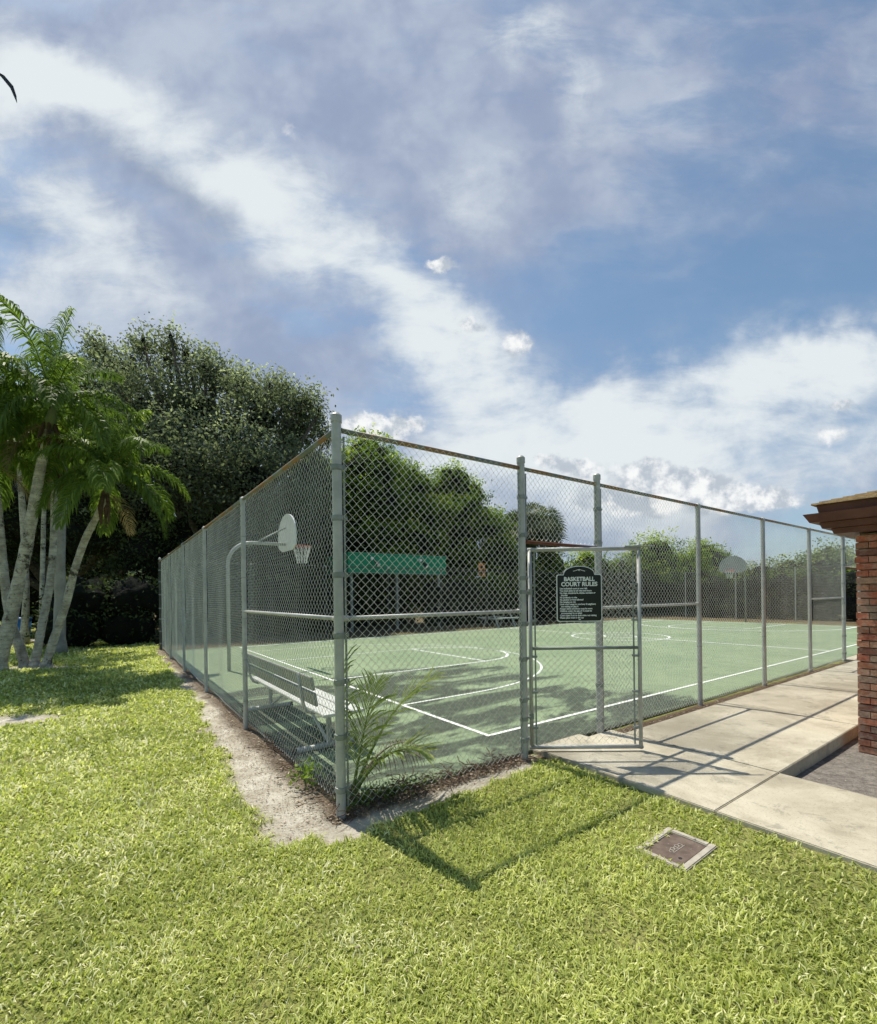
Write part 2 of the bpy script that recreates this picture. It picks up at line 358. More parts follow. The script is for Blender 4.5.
# ------------------------------------------------------------------ court + lines + walkway
SE, TE = 30.2, 15.3
court = MB(); court.box((27.6/2+.05, 14.25/2+.05, -.035), (27.5, 14.15, .11))
co = court.build('court', M['court'], bevel=.006); co.location = P(0, 0); co.rotation_euler.z = ANG; tag(co, kind='structure')
ZL = .0265
def strip(mb, pts, w=.062, closed=False):
    pts = [Vector((p[0], p[1], ZL)) for p in pts]; v = []; n = len(pts)
    for i, p in enumerate(pts):
        a = pts[i-1] if (i or closed) else p; b = pts[(i+1) % n] if (i < n-1 or closed) else p
        d = (b-a).normalized(); q = Vector((-d.y, d.x, 0)); v += [p+q*w/2, p-q*w/2]
    f = [(2*i, 2*i+1, (2*i+3) % (2*n), (2*i+2) % (2*n)) for i in range(n if closed else n-1)]
    mb.add(v, f)
ln = MB(); S0, S1, T0, T1, TM = 2.24, 26.9, .77, 13.75, 7.4
w = .05
strip(ln, [(S0, T0-w/2), (S0, T1+w/2)]); strip(ln, [(S1, T0-w/2), (S1, T1+w/2)], .12)
strip(ln, [(S0+w/2, T0), (S1-w/2, T0)]); strip(ln, [(S0+w/2, T1), (S1-.06, T1)], .11); strip(ln, [(15.1, T0+w/2), (15.1, TM-1.87)], .11); strip(ln, [(15.1, TM+1.87), (15.1, T1-w/2)], .11); strip(ln, [(15.1, TM-1.75), (15.1, TM-.68)], .11); strip(ln, [(15.1, TM+.68), (15.1, TM+1.73)], .11)
for r in (1.8, .6): strip(ln, [(15.1+r*math.cos(a), TM+r*math.sin(a)) for a in np.linspace(0, 2*math.pi, 48, endpoint=False)], .10, True)
for c, sg, b in ((3.65, 1, S0), (S1-1.56, -1, S1)):
    r = 4.62
    arc = [(c+sg*r*math.cos(a), TM-r*math.sin(a)) for a in np.linspace(math.pi/2, -math.pi/2, 60)]
    wl_ = .055 if sg > 0 else .12; strip(ln, [(b+sg*w/2, TM-r)]+arc+[(b+sg*w/2, TM+r)], wl_)
    fl = b+sg*4.2
    strip(ln, [(b+sg*w/2, TM-1.83), (fl+sg*w/2, TM-1.83)], .08); strip(ln, [(b+sg*w/2, TM+1.83), (fl+sg*w/2, TM+1.83)]); strip(ln, [(fl, TM-1.8), (fl, TM+1.8)], .09)
    strip(ln, [(fl+sg*(w/2+1.8*math.cos(a)), TM-1.8*math.sin(a)) for a in np.linspace(math.pi/2, -math.pi/2, 30)], .085)
lo = ln.build('court_markings', M['line']); lo.location = P(0, 0); lo.rotation_euler.z = ANG; tag(lo, kind='structure')

wk = MB(); ZW = .045; g = .008
def slab(s0, s1, t0, t1): wk.box(((s0+s1)/2, (t0+t1)/2, ZW-.075), (s1-s0-g, t1-t0-g, .15))
slab(2.28, 3.55, -1.78, -.02)
for a in (-3.9, -6.4, -8.9, -11.4, -13.9): slab(2.28, 3.55, a, a+(2.12 if a == -3.9 else 2.5))
e = 3.55
for k in range(11): slab(e, e+2.54, -1.78, -.20); e += 2.54
wk.box((2.72, .07, ZW-.085), (.86, .16, .13))
slab(13.1, 14.6, -.19, .06)
wo = wk.build('walkway', M['concrete'], bevel=.007); wo.location = P(0, 0); wo.rotation_euler.z = ANG; tag(wo, kind='structure')

# ------------------------------------------------------------------ chain-link fence
_cl = {}
def chainlink(wd, ht, r=.0017, mat='wire'):
    key = (round(wd, 3), round(ht, 3), mat)
    if key in _cl: return _cl[key]
    W = .0718/2; nw = max(1, int(wd/W)); nr = int(ht/W); W = wd/nw; hz = ht/nr
    k = np.arange(nr+1); i = np.arange(nw)
    jit = rng.normal(0, .0017, (nw, nr+1))
    x = (i[:, None]+np.where((k[None, :]+i[:, None]) % 2 == 0, -.03, 1.03))*W+jit
    yoff = np.where(k % 2 == 0, .002, -.002)[None, :]*np.ones((nw, 1))+ (fbm(x, k[None, :]*hz+0*x, 1.1, 2, int(wd*10))-.5)*.04
    z = k[None, :]*hz+0*x
    rings = []
    for a in (0, 2*np.pi/3, 4*np.pi/3):
        rings.append(np.stack([x+r*1.35*np.cos(a), yoff+r*np.sin(a), z], -1))
    V = np.stack(rings, 2).reshape(-1, 3)            # [wire][row][3]
    base = (i[:, None]*(nr+1)+k[None, :-1]).ravel()*3
    F = np.concatenate([np.stack([base+a, base+(a+1) % 3, base+3+(a+1) % 3, base+3+a], 1) for a in range(3)])
    me = npmesh('chain_link_mesh', V, F); me.materials.append(M[mat]); _cl[key] = me; return me
def post_mesh(h, r, extra=0):
    mb = MB(); mb.tube([(0, 0, -.15), (0, 0, h)], r, 20, False); return mb
_tie = [None]
def make_post(parent, x, h, r, heavy=False, bands=(), mat='galv'):
    p = post_mesh(h, r).build('post', M[mat], parent, True); p.location = (x, 0, 0)
    c = MB(); c.tube([(0, 0, h-.045), (0, 0, h+.01), (0, 0, h+.028), (0, 0, h+.036)], [r+.006, r+.006, r*.75, r*.25], 20)
    c.build('cap', M['galv'], p, False)
    if heavy:
        for z in bands:
            b = MB(); b.tube([(0, 0, z-.02), (0, 0, z-.018), (0, 0, z+.018), (0, 0, z+.02)], [r+.002, r+.008, r+.008, r+.002], 20); b.box((r+.02, 0, z), (.05, .016, .03)); b.tube([(r+.03, -.02, z), (r+.03, .02, z)], .007, 6); b.tube([(0, 0, z-.028), (0, 0, z-.021)], r+.0015, 16)
            b.build('tension_band', M['galv_dark'], p)
    else:
        if _tie[0] is None:
            b = MB(); b.tube([(0, 0, -.003), (0, 0, .003)], 1, 14); _tie[0] = b.build('wire_tie', M['galv_dark'], p)
            _tie[0].location.z = .35; _tie[0].scale = (r+.0035, r+.0035, 1)
        for z in np.arange(.35 if len(p.children) < 2 else .9, h-.2, .55):
            q = _tie[0].copy(); COL.objects.link(q); q.parent = p; q.location = (0, 0, z); q.scale = (r+.0035, r+.0035, 1)
    return p
def fence(name, label, origin, rz, posts, h=3.05, mids=(), openings=(), heavy=(), bars=True, pr=.032, first=True, far=False):
    root = empty(name, origin, rz); tag(root, label, 'fence')
    for i, x in enumerate(posts):
        if i == 0 and not first: continue
        hv = i in heavy
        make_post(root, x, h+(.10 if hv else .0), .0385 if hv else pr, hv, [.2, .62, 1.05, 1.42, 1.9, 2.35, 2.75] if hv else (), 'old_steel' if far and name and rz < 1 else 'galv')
    for i in range(len(posts)-1):
        a, b = posts[i], posts[i+1]; ra = .04 if i in heavy else .0; rb = .04 if i+1 in heavy else .0
        m_ = MB(); z = h-.02 if (i in heavy or i+1 in heavy) else h+.0
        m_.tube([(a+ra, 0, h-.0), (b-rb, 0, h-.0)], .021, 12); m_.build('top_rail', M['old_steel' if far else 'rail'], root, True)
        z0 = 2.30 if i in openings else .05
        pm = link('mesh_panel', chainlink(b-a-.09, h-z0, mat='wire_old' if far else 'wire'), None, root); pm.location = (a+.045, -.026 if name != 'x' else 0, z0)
        if i in openings:
            m_ = MB(); m_.tube([(a+.04, 0, 2.28), (b-.03, 0, 2.28)], .019, 12); m_.build('transom_rail', M['rust'], root, True)
        if i in mids:
            m_ = MB(); m_.tube([(a+ra, 0, 1.55), (b-rb, 0, 1.55)], .019, 12)
            for xx in (a+.05, b-.05): m_.tube([(xx-.03, 0, 1.55), (xx+.03, 0, 1.55)], .025, 12)
            m_.build('mid_rail', M['galv'], root, True)
        for j, xx in ((i, a+.055), (i+1, b-.055)):
            if j in heavy:
                m_ = MB(); m_.box((xx, -.012, (z0+h)/2-.02), (.016, .006, h-z0-.06)); m_.build('tension_bar', M['galv_dark'], root)
    return root
FR = [0, 2.06, 3.36, 5.87, 8.31, 10.74, 13.12, 14.5]+[14.5+2.43*k for k in range(1, 7)]+[30.15]
front = fence('chain_link_fence', 'chain-link fence along the concrete walk holding the court gateway, nearest the camera', P(0, 0), ANG, FR,
      mids=(0, 2, 5, 7), openings=(1, 6), heavy=(0, 1, 2, 6, 7, 14), pr=.034)
LF = [0, 3.12]+[3.12+3.05*k for k in range(1, 5)]
left = fence('chain_link_fence', 'chain-link fence running away along the lawn behind the bench', P(0, 0), ANG+math.pi/2, LF,
      mids=(0,), heavy=(), first=False, pr=.031)
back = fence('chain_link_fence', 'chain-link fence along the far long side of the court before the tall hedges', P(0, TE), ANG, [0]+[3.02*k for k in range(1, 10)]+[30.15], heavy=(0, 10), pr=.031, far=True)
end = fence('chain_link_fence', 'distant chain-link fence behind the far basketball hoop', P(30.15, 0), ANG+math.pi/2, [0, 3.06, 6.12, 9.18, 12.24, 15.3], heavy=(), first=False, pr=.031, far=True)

# ------------------------------------------------------------------ gate + sign
GH = at(532, 749, 4.95); GE_ = at(641, 751, 4.93); gw = (Vector((GE_.x, GE_.y))-Vector((GH.x, GH.y))).length
gate = empty('gate', (GH.x, GH.y, 0), math.atan2(GE_.y-GH.y, GE_.x-GH.x)); tag(gate, 'open chain-link gate swung out over the concrete walk with a black sign on it', 'gate')
g0, g1 = .09, 2.2; rr = .021
f_ = MB(); f_.tube([(0, 0, g0), (0, 0, g1)], rr, 14); f_.tube([(gw, 0, g0-.02), (gw, 0, g1)], rr, 14)
f_.tube([(-rr, 0, g1), (gw+rr, 0, g1)], rr, 14); f_.tube([(-rr, 0, g0), (gw+rr, 0, g0)], rr, 14)
f_.build('frame', M['galv'], gate, True)
f_ = MB(); f_.tube([(rr, 0, 1.145), (gw-rr, 0, 1.145)], .017, 12)
f_.build('mid_rail', M['galv_dark'], gate, True)
pm = link('mesh_panel', chainlink(gw-.07, g1-g0-.04), None, gate); pm.location = (.035, .012, g0+.02)
for xx in (.05, gw-.06):
    f_ = MB(); f_.box((xx, .004, (g0+g1)/2), (.016, .006, g1-g0-.05))
    for z in np.arange(.3, 2.1, .38): f_.box((xx+(.012 if xx > .5 else -.012), 0, z), (.055, .05, .022))
    f_.build('tension_bar', M['galv_dark'], gate)
hp = P(2.06, 0)
for z in (.42, 1.75):
    f_ = MB(); loc = Vector((hp.x-GH.x, hp.y-GH.y, 0)); loc = Matrix.Rotation(-gate.rotation_euler.z, 3, 'Z') @ loc
    f_.tube([(0, 0, z-.03), (0, 0, z+.03)], rr+.007, 14); f_.tube([(loc.x, loc.y, z-.02), (loc.x, loc.y, z+.02)], .046, 14)
    f_.tube([(0, 0, z), (loc.x, loc.y, z)], .012, 8); f_.build('hinge', M['galv_dark'], gate)
f_ = MB(); f_.tube([(gw, 0, g1), (gw, 0, g1+.035), (gw, 0, g1+.05)], [rr+.008, rr+.008, .012], 14); f_.tube([(gw-.01, -.01, g1+.02), (gw-.17, 0, g1+.0), (gw-.15, -.03, g1+.018), (gw+.15, -.03, g1+.018)], .009, 8)
f_.build('latch', M['galv_dark'], gate)
# sign
sign = empty('court_rules_sign', gate.matrix_basis @ Vector(((.27+.24), -.045, 1.43)), gate.rotation_euler.z)
tag(sign, 'black BASKETBALL COURT RULES sign with arched top and white border on the gate', 'sign')
SW, SH = .475, .50
def sign_outline(inset):
    w_, h_ = SW/2-inset, SH-inset; pts = []; c = .025
    for cx_, cz_, a0 in ((-w_+c, inset+c, 180), (w_-c, inset+c, 270)):
        for k in range(5): a = R(a0+90*k/4); pts.append((cx_+c*math.cos(a), cz_+c*math.sin(a)))
    pts.append((w_, h_-.012)); pts.append((w_-.012, h_)); aw = .165-inset*.5
    pts.append((aw, h_))
    for k in range(1, 16):
        a = math.pi*k/16; pts.append((aw*math.cos(a)*.98, h_+.012+(.078)*math.sin(a)))
    pts.append((-aw, h_)); pts.append((-w_+.012, h_)); pts.append((-w_, h_-.012)); return pts
def plate(pts, y0, y1):
    mb = MB(); n = len(pts); mb.add([(x, y0, z) for x, z in pts]+[(x, y1, z) for x, z in pts], [tuple(range(n)), tuple(range(n, 2*n))[::-1]]+[(i, i+n, (i+1) % n+n, (i+1) % n) for i in range(n)]); return mb
plate(sign_outline(0), -.004, .004).build('border', M['signtext'], sign)
plate(sign_outline(.0085), -.0065, -.0042).build('face', M['signface'], sign)
def text(body, size, x, z, parent, name, align='LEFT', y=-.0085, mat=None, extr=.0006, off=0, sx=1):
    cu = bpy.data.curves.new(name, 'FONT'); cu.body = body; cu.size = size; cu.align_x = align; cu.extrude = extr; cu.offset = off; cu.resolution_u = 3
    o = bpy.data.objects.new(name, cu); COL.objects.link(o); dg = bpy.context.evaluated_depsgraph_get()
    me = bpy.data.meshes.new_from_object(o.evaluated_get(dg)); bpy.data.objects.remove(o); bpy.data.curves.remove(cu)
    me.materials.clear(); o = link(name, me, mat or M['signtext'], parent); o.location = (x, y, z); o.rotation_euler = (R(90), 0, 0); o.scale = (sx, 1, 1)
    return o
text('BASKETBALL', .060, 0, .430, sign, 'title_lettering', 'CENTER', off=.0022, sx=.95)
text('COURT RULES', .060, 0, .376, sign, 'title_lettering', 'CENTER', off=.0022, sx=.98)
body = ['Use basketball court at own risk', 'You must abide by all rules and hours', 'No dogs, skateboards, skates, scooters or', '  bicycles',
        'No profanity on site', 'No alcohol or food allowed', 'No hanging on rim', 'Limit court usage to one hour if neighbors', '  are waiting to play it',
        'Proper attire and shoes must be worn', 'Children under the age of 12 must be', '  accompanied by an adult', 'Court open 8 am to dusk when not raining', 'Please place trash in the can']
for i, b in enumerate(body): text(b, .0235, -.205, .343-i*.0237, sign, 'rules_lettering', off=.0010, sx=.93)
orn = MB()
for sgn in (-1, 1):
    for k in range(4):
        orn.tube([(sgn*(.008+.014*k), -.0085, .545-.003*k), (sgn*(.02+.014*k), -.0085, .548-.005*k)], .0035, 5)
orn.box((0, -.0085, .546), (.012, .002, .016)); orn.box((0, -.0085, .022), (.02, .002, .009)); orn.build('ornament', M['signtext'], sign)

# ------------------------------------------------------------------ bench
bench = empty('bench', P(0, 1.22, .02), ANG); tag(bench, 'pale metal bench with backrest standing inside the left fence near the corner', 'bench')
BL = 3.05
b = MB()
for k, x in enumerate((.42, .585, .75)): b.box((x, BL/2, .445), (.15, BL, .032))
b.build('seat', M['alu'], bench, bevel=.005)
tl = Matrix.Rotation(R(-10), 3, 'Y')
b = MB()
for z_, x_ in ((.635, .263), (.805, .233)): b.box((x_, BL/2, z_), (.03, BL, .145), tl)
b.build('backrest', M['bench_back'], bench, bevel=.005)
for y in (.37, BL-.35):
    b = MB(); b.tube([(.55, y, -.02), (.55, y, .41)], .032, 4); b.build('leg', M['galv'], bench)
    b = MB(); b.tube([(.80, y, .413), (.36, y, .413), (.30, y, .44), (.265, y, .50), (.238, y, .60), (.205, y, .88)], .019, 8); b.build('back_bracket', M['galv'], bench, True)
    b = MB(); b.tube([(.16, y, .022), (.86, y, .022)], .034, 10); b.build('foot', M['galv'], bench, True)
    b = MB()
    for x in (.15, .87): b.tube([(x-.02, y, .022), (x+.02, y, .022)], .037, 12)
    b.build('foot_cap', M['black'], bench)
    y2 = BL/2+(-.28 if y < 1 else .28)
    b = MB(); b.tube([(.55, y+(.03 if y < 1 else -.03), .05), (.55, y2, .42)], .017, 8); b.build('brace', M['alu'], bench, True)

# ------------------------------------------------------------------ hoops
def fan_pts(w_=.69, h_=.93):
    pts = [(-.38, 0), (.38, 0), (w_*.97, .12), (w_, .33)]
    for k in range(1, 14):
        a = math.pi*k/14; pts.append((w_*math.cos(a), .38+(h_-.38)*math.sin(a)))
    pts += [(-w_, .33), (-w_*.97, .12)]; return pts
def hoop(label, loc, rz, reach, zr, boardmat, group=None):
    h = empty('basketball_hoop', loc, rz); tag(h, label, 'basketball hoop')
    zt = zr+.02
    m_ = MB(); pts = [(0, 0, -.1), (0, 0, zt-.55)]+[(.55-.55*math.cos(a), 0, zt-.55+.55*math.sin(a)) for a in [R(q) for q in range(10, 91, 10)]]+[(reach-.02, 0, zt)]
    m_.tube(pts, .042, 14); m_.build('pole', M['galv'] if zr > 3 else M['galv_dark'], h, True)
    m_ = MB(); m_.tube([(.45, 0, zt-.1), (reach-.02, 0, zt+.42)], .02, 8); m_.build('brace', M['galv_dark'], h, True)
    p = fan_pts(); mb = MB(); n = len(p); z0 = zr-.14
    mb.add([(reach, y, z0+z) for y, z in p]+[(reach+.035, y, z0+z) for y, z in p], [tuple(range(n)), tuple(range(n, 2*n))[::-1]]+[(i, i+n, (i+1) % n+n, (i+1) % n) for i in range(n)])
    bd = mb.build('backboard', boardmat, h)
    m_ = MB()
    for y, z, a, b_ in ((0, .30, .6, .04), (0, .72, .6, .04), (-.3, .51, .04, .46), (.3, .51, .04, .46)): m_.box((reach+.037, y, z0+z), (.004, a if a > .1 else .04, b_ if b_ > .1 else .04))
    if zr > 3: m_.build('target_square', M['galv_dark'], bd)
    m_ = MB(); cx_ = reach+.15+.245; m_.torus((cx_, 0, zr), .228, .010, 28, 7); m_.tube([(reach+.03, -.07, zr), (cx_-.2, -.09, zr)], .010, 6); m_.tube([(reach+.03, .07, zr), (cx_-.2, .09, zr)], .01, 6); m_.box((reach+.045, 0, zr-.02), (.02, .2, .12))
    rim = m_.build('rim', M['redrim'], h, True)
    m_ = MB()
    lev = [(0, .225), (.12, .19), (.24, .155), (.36, .13), (.44, .125)]
    for k in range(12):
        for sg in (0, 1):
            pts = []
            for j, (dz, r_) in enumerate(lev):
                a = 2*math.pi*(k+(.5 if (j+sg) % 2 else 0))/12; pts.append((cx_+r_*math.cos(a), r_*math.sin(a), zr-dz))
            m_.tube(pts, .006, 4)
    m_.build('net', M['net'], h)
    return h
hoop('near basketball hoop with white fan backboard and red rim behind the left fence', P(.82, 8.3, .02), ANG, 1.38, 3.03, M['white'])
hoop('distant basketball hoop with grey fan backboard at the far end of the court', P(28.2, 7.9, .02), ANG+math.pi, 1.6, 2.9, M['backboard_far'])

# ------------------------------------------------------------------ valve box
vb = empty('valve_box', P(1.60, -1.83, -.02), ANG+R(2)); tag(vb, 'rectangular ground box with brown lid and pale rim sunk in the grass', 'utility box')
b = MB()
for x, y, dx, dy in ((0, .145, .46, .045), (0, -.145, .46, .045), (-.2075, 0, .045, .245), (.2075, 0, .045, .245)): b.box((x, y, .0), (dx, dy, .07))
b.build('rim', M['boxrim'], vb, bevel=.006)
b = MB(); b.box((0, 0, -.01), (.365, .24, .07)); lid = b.build('lid', M['boxlid'], vb, bevel=.004)
b = MB()
for k in range(5):
    b.torus((-.06+.03*k, .0+.008*(k % 2), .0265), .014, .0022, 12, 4)
b.tube([(-.08, -.02, .0265), (.08, -.02, .0265)], .002, 4); b.build('embossed_mark', M['boxrim'], lid)
b = MB(); b.tube([(-.10, -.075, .022), (-.10, -.075, .027)], .012, 10); b.build('lift_hole', M['black'], lid)

# ------------------------------------------------------------------ brick building
bc = P(0, 0)+Vector((0, 0, 0)); corner = at(859, 743, 5.25); corner.z = 0
bld = empty('brick_building', corner, ANG); tag(bld, 'red brick building corner with brown eave and tan shingle roof at the right edge', 'building')
# local: x along DR, y along DL ; walls go +x (facing court, +y normal) and -y (facing -x)
BX, BY = 5.0, 6.0; bh, bl, mo = .066, .205, .013; HT = 2.36
m_ = MB(); m_.box((BX/2+.012, -BY/2-.012, HT/2-.1), (BX-.03, BY-.03, HT+.2)); m_.build('mortar_wall', M['mortar'], bld)
m_ = MB(); nrow = int((HT+.1)/(bh+mo)); r2 = random.Random(3)
for row in range(nrow):
    z = -.1+row*(bh+mo)+bh/2
    out = .012 if row in (nrow-3, nrow-13, nrow-4) else 0
    off = (bl+mo)/2*(row % 2)
    y = off
    while y < BY:
        L = bl if y > 0 or row % 2 == 0 else bl; ya = max(y-0, 0)
        j = r2.uniform(-.003, .004)+out
        if row % 2 and y == off: m_.box((.01-j/2, -off/2+.006-.003, z), (.06+j, off-mo+.006, bh))
        m_.box((.01-j/2-.001, -(y+bl/2), z), (.06+j, bl, bh)); y += bl+mo
    x = .055+(0 if row % 2 else (bl+mo)/2)
    while x < BX:
        j = r2.uniform(-.003, .004)+out; m_.box((x+bl/2, -.012+j/2, z), (bl, .06+j, bh)); x += bl+mo
m_.build('brickwork', M['brick'], bld)
OV = .385
def skirt(z0, z1, o0, o1): # sloping ring from outset o0 at z0 to outset o1 at z1
    v = [(-o0, o0, z0), (BX+o0, o0, z0), (BX+o0, -BY-o0, z0), (-o0, -BY-o0, z0), (-o1, o1, z1), (BX+o1, o1, z1), (BX+o1, -BY-o1, z1), (-o1, -BY-o1, z1)]
    return v, [(0, 1, 5, 4), (1, 2, 6, 5), (2, 3, 7, 6), (3, 0, 4, 7), (0, 3, 2, 1), (4, 5, 6, 7)]
m_ = MB(); m_.add(*skirt(2.37, 2.43, .16, .18)); m_.add(*skirt(2.434, 2.50, OV-.14, OV-.12)); m_.add(*skirt(2.504, 2.60, OV-.05, OV)); m_.build('eave', M['brownwood'], bld)
m_ = MB(); m_.add(*skirt(2.604, 2.70, OV-.12, OV-.10)); m_.build('upper_fascia', M['brownwood'], bld)
m_ = MB(); z = 2.704; o_ = OV-.06
for k in range(7): m_.add(*skirt(z, z+.02, o_, o_-.004)); z += .022; o_ -= .085 if k else .06
m_.build('shingle_roof', M['shingle'], bld)

# ------------------------------------------------------------------ foliage
def leaves(name, centers, size, tint, droop=None, aspect=.5, jitter=.35):
    n = len(centers)
    a = rng.normal(size=(n, 3)); a /= np.linalg.norm(a, axis=1)[:, None]
    b = rng.normal(size=(n, 3)); b -= a*(a*b).sum(1)[:, None]; b /= np.linalg.norm(b, axis=1)[:, None]
    L = (size*rng.uniform(1-jitter, 1+jitter, n))[:, None]
    V = np.stack([centers-a*L*.5, centers+b*L*aspect*.5-a*L*.05, centers+a*L*.5, centers-b*L*aspect*.5-a*L*.05], 1).reshape(-1, 3)
    F = np.arange(n*4).reshape(-1, 4)
    return npmesh(name, V, F, np.repeat(np.clip(tint, 0, 1), 4))
def crown(lobes, density, size, clump=.32, per=26, thr=.27, shell=(.55, 1.06), spiky=0, sun=(-.28, .27, .92), seed=0, low=-.6):
    C = []; T = []
    for (cx, cy, cz, rx, ry, rz) in lobes:
        area = 4*math.pi*((rx*ry)**1.6/3+(rx*rz)**1.6/3+(ry*rz)**1.6/3)**(1/1.6)
        k = max(6, int(area*density/per))
        d = rng.normal(size=(k, 3)); d /= np.linalg.norm(d, axis=1)[:, None]
        d = d[d[:, 2] > low]; k = len(d)
        r = rng.uniform(*shell, k)
        bump = fbm(d[:, 0]*3+cx, d[:, 1]*3+d[:, 2]*2+cy, 1.5, 3, seed)
        r = r*(.70+.58*bump)+spiky*np.maximum(0, rng.normal(0, .5, k))
        keep = bump > thr
        d, r = d[keep], r[keep]; k = len(d)
        cc = np.array([cx, cy, cz])+d*r[:, None]*np.array([rx, ry, rz])
        pts = np.repeat(cc, per, 0)+rng.normal(size=(k*per, 3))*clump*np.array([1, 1, .75])
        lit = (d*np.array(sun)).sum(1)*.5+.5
        tt = .05+.85*lit**1.7*(.35+1.0*rng.random(k))+(rng.random(k) < .12)*.25  # sunlight painted into leaf tint: sun side and clump tops lighter
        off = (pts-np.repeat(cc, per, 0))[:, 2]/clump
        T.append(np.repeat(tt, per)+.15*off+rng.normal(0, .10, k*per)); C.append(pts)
    C = np.concatenate(C); T = np.concatenate(T); ok = C[:, 2] > .05; return C[ok], T[ok]
_ico = None
def sprigs(pts, Y0):
    out = []
    for px, py in pts:
        for j in range(2):
            p = at(px+random.uniform(-7, 7), py+16+random.uniform(-10, 8), Y0+random.uniform(-.8, .8)); out.append((p.x, p.y, p.z, .3, .3, random.uniform(.5, 1.0)))
    return out
def core(lobes, k, parent, origin):  # solid dark blobs standing in for the shade between leaf clumps
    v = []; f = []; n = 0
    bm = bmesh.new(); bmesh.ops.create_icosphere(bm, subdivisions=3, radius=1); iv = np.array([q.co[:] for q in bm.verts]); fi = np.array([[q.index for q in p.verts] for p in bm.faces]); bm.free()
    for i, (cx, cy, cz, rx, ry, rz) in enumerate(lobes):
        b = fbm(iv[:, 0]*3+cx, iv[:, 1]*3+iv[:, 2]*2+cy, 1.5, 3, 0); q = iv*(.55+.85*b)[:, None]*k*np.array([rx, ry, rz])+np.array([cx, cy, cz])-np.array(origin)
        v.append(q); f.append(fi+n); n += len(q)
    return link('shade_core', npmesh('shade_core', np.concatenate(v), np.concatenate(f)), M['core'], parent)
def tree(name, label, base, lobes, mat, size=.16, density=55, trunk_r=.2, corek=.62, limbs=True, cat='tree', clump=.32, per=26, group=None, low=-.6, spiky=0, aspect=.5, tmat='bark'):
    base = Vector(base); root = empty(name, base); tag(root, label, cat, group)
    C, T = crown(lobes, density, size, clump, per, low=low, spiky=spiky, seed=int(base.x*7) % 50)
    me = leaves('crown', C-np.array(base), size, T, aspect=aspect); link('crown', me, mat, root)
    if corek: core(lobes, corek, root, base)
    if trunk_r:
        m_ = MB(); cz = min(l[2] for l in lobes); top = Vector((sum(l[0] for l in lobes)/len(lobes), sum(l[1] for l in lobes)/len(lobes), cz))-base
        k1 = top*.55+Vector((random.uniform(-.3, .3), random.uniform(-.3, .3), 0))
        m_.tube([(0, 0, -.3), (0, 0, .15), top*.3+Vector((.1, 0, 0)), k1], [trunk_r*1.5, trunk_r*1.1, trunk_r*.9, trunk_r*.75], 10)
        for l in lobes:
            e = Vector(l[:3])-base; mid = k1.lerp(e, .5)+Vector((random.uniform(-.4, .4), random.uniform(-.4, .4), random.uniform(-.2, .3)))
            m_.tube([k1*.96, mid, e], [trunk_r*.55, trunk_r*.38, trunk_r*.14], 7)
        m_.build('trunk', M[tmat], root, True)
    return root
def G(px, Y, z=0): p = at(px, 596, Y); return (p.x, Y, z)
def lobe(px, py, Y, rx, rz, ry=None): p = at(px, py, Y); return (p.x, p.y, p.z, rx, ry or rx, rz)
# big grey-green shade tree behind the left fence corner
tree('shade_tree', 'tall grey-green small-leaved shade tree rising behind the far end of the left fence', G(215, 24),
     [lobe(150, 418, 24, 3.0, 2.9), lobe(205, 412, 25, 2.6, 2.4), lobe(262, 422, 24, 2.3, 2.0), lobe(185, 470, 23, 3.3, 2.6), lobe(250, 480, 23, 3.0, 2.4), lobe(120, 460, 24, 3, 2.8), lobe(298, 430, 25, 1.3, 1.2), lobe(300, 470, 24, 1.6, 1.4), lobe(95, 392, 25, 1.8, 1.6), lobe(290, 520, 24, 2.2, 2.0), lobe(128, 368, 24, .8, 1.0), lobe(168, 362, 24.5, .8, .9), lobe(210, 368, 24.5, .7, .8), lobe(240, 385, 24, .8, .8), lobe(280, 388, 24, .7, .7), lobe(308, 402, 24, .7, .8), lobe(100, 362, 25, .7, .9)]+sprigs([(95, 332), (112, 340), (130, 336), (148, 332), (170, 330), (188, 340), (205, 348), (222, 362), (240, 368), (255, 380), (275, 380), (292, 384), (305, 392), (318, 402), (322, 420)], 24),
     M['leaf_oak'], .17, 125, .38, .3, clump=.32, per=24, spiky=.26, low=-.8)
tree('shade_tree', 'dark broad shade tree standing behind the palm clump over the shaded lawn', G(60, 27),
     [lobe(20, 440, 27, 4.2, 3.2), lobe(90, 470, 26, 3.6, 3.2), lobe(40, 520, 25, 3.6, 2.6), lobe(120, 530, 25, 3.4, 2.4), lobe(-50, 460, 26, 4, 3.5), lobe(-40, 540, 25, 3.5, 2.5), lobe(160, 560, 24, 2.4, 2.0)],
     M['leaf_dark'], .17, 70, .45, .7, clump=.36, low=-.9)
tree('shade_tree', 'dark leafy tree overhanging the end of the left fence and the far hoop pole', G(230, 28),
     [lobe(220, 540, 25, 3.2, 2.4), lobe(270, 560, 24.5, 3.0, 2.2), lobe(180, 555, 26, 3.0, 2.2), lobe(320, 545, 26.5, 3.2, 2.8), lobe(240, 590, 25, 3, 1.5), lobe(310, 590, 26, 3, 1.6)],
     M['leaf_dark'], .17, 60, .3, .7, low=-.9)
tree('shade_tree', 'round green shade tree far beyond the left edge of the palm clump', G(-170, 30), [lobe(-170, 430, 30, 4, 3.4), lobe(-230, 470, 30, 3.6, 3), lobe(-120, 480, 30, 3.6, 3), lobe(-180, 530, 29, 4, 2.4)], M['leaf_mid'], .19, 60, .4, .6, low=-.9)
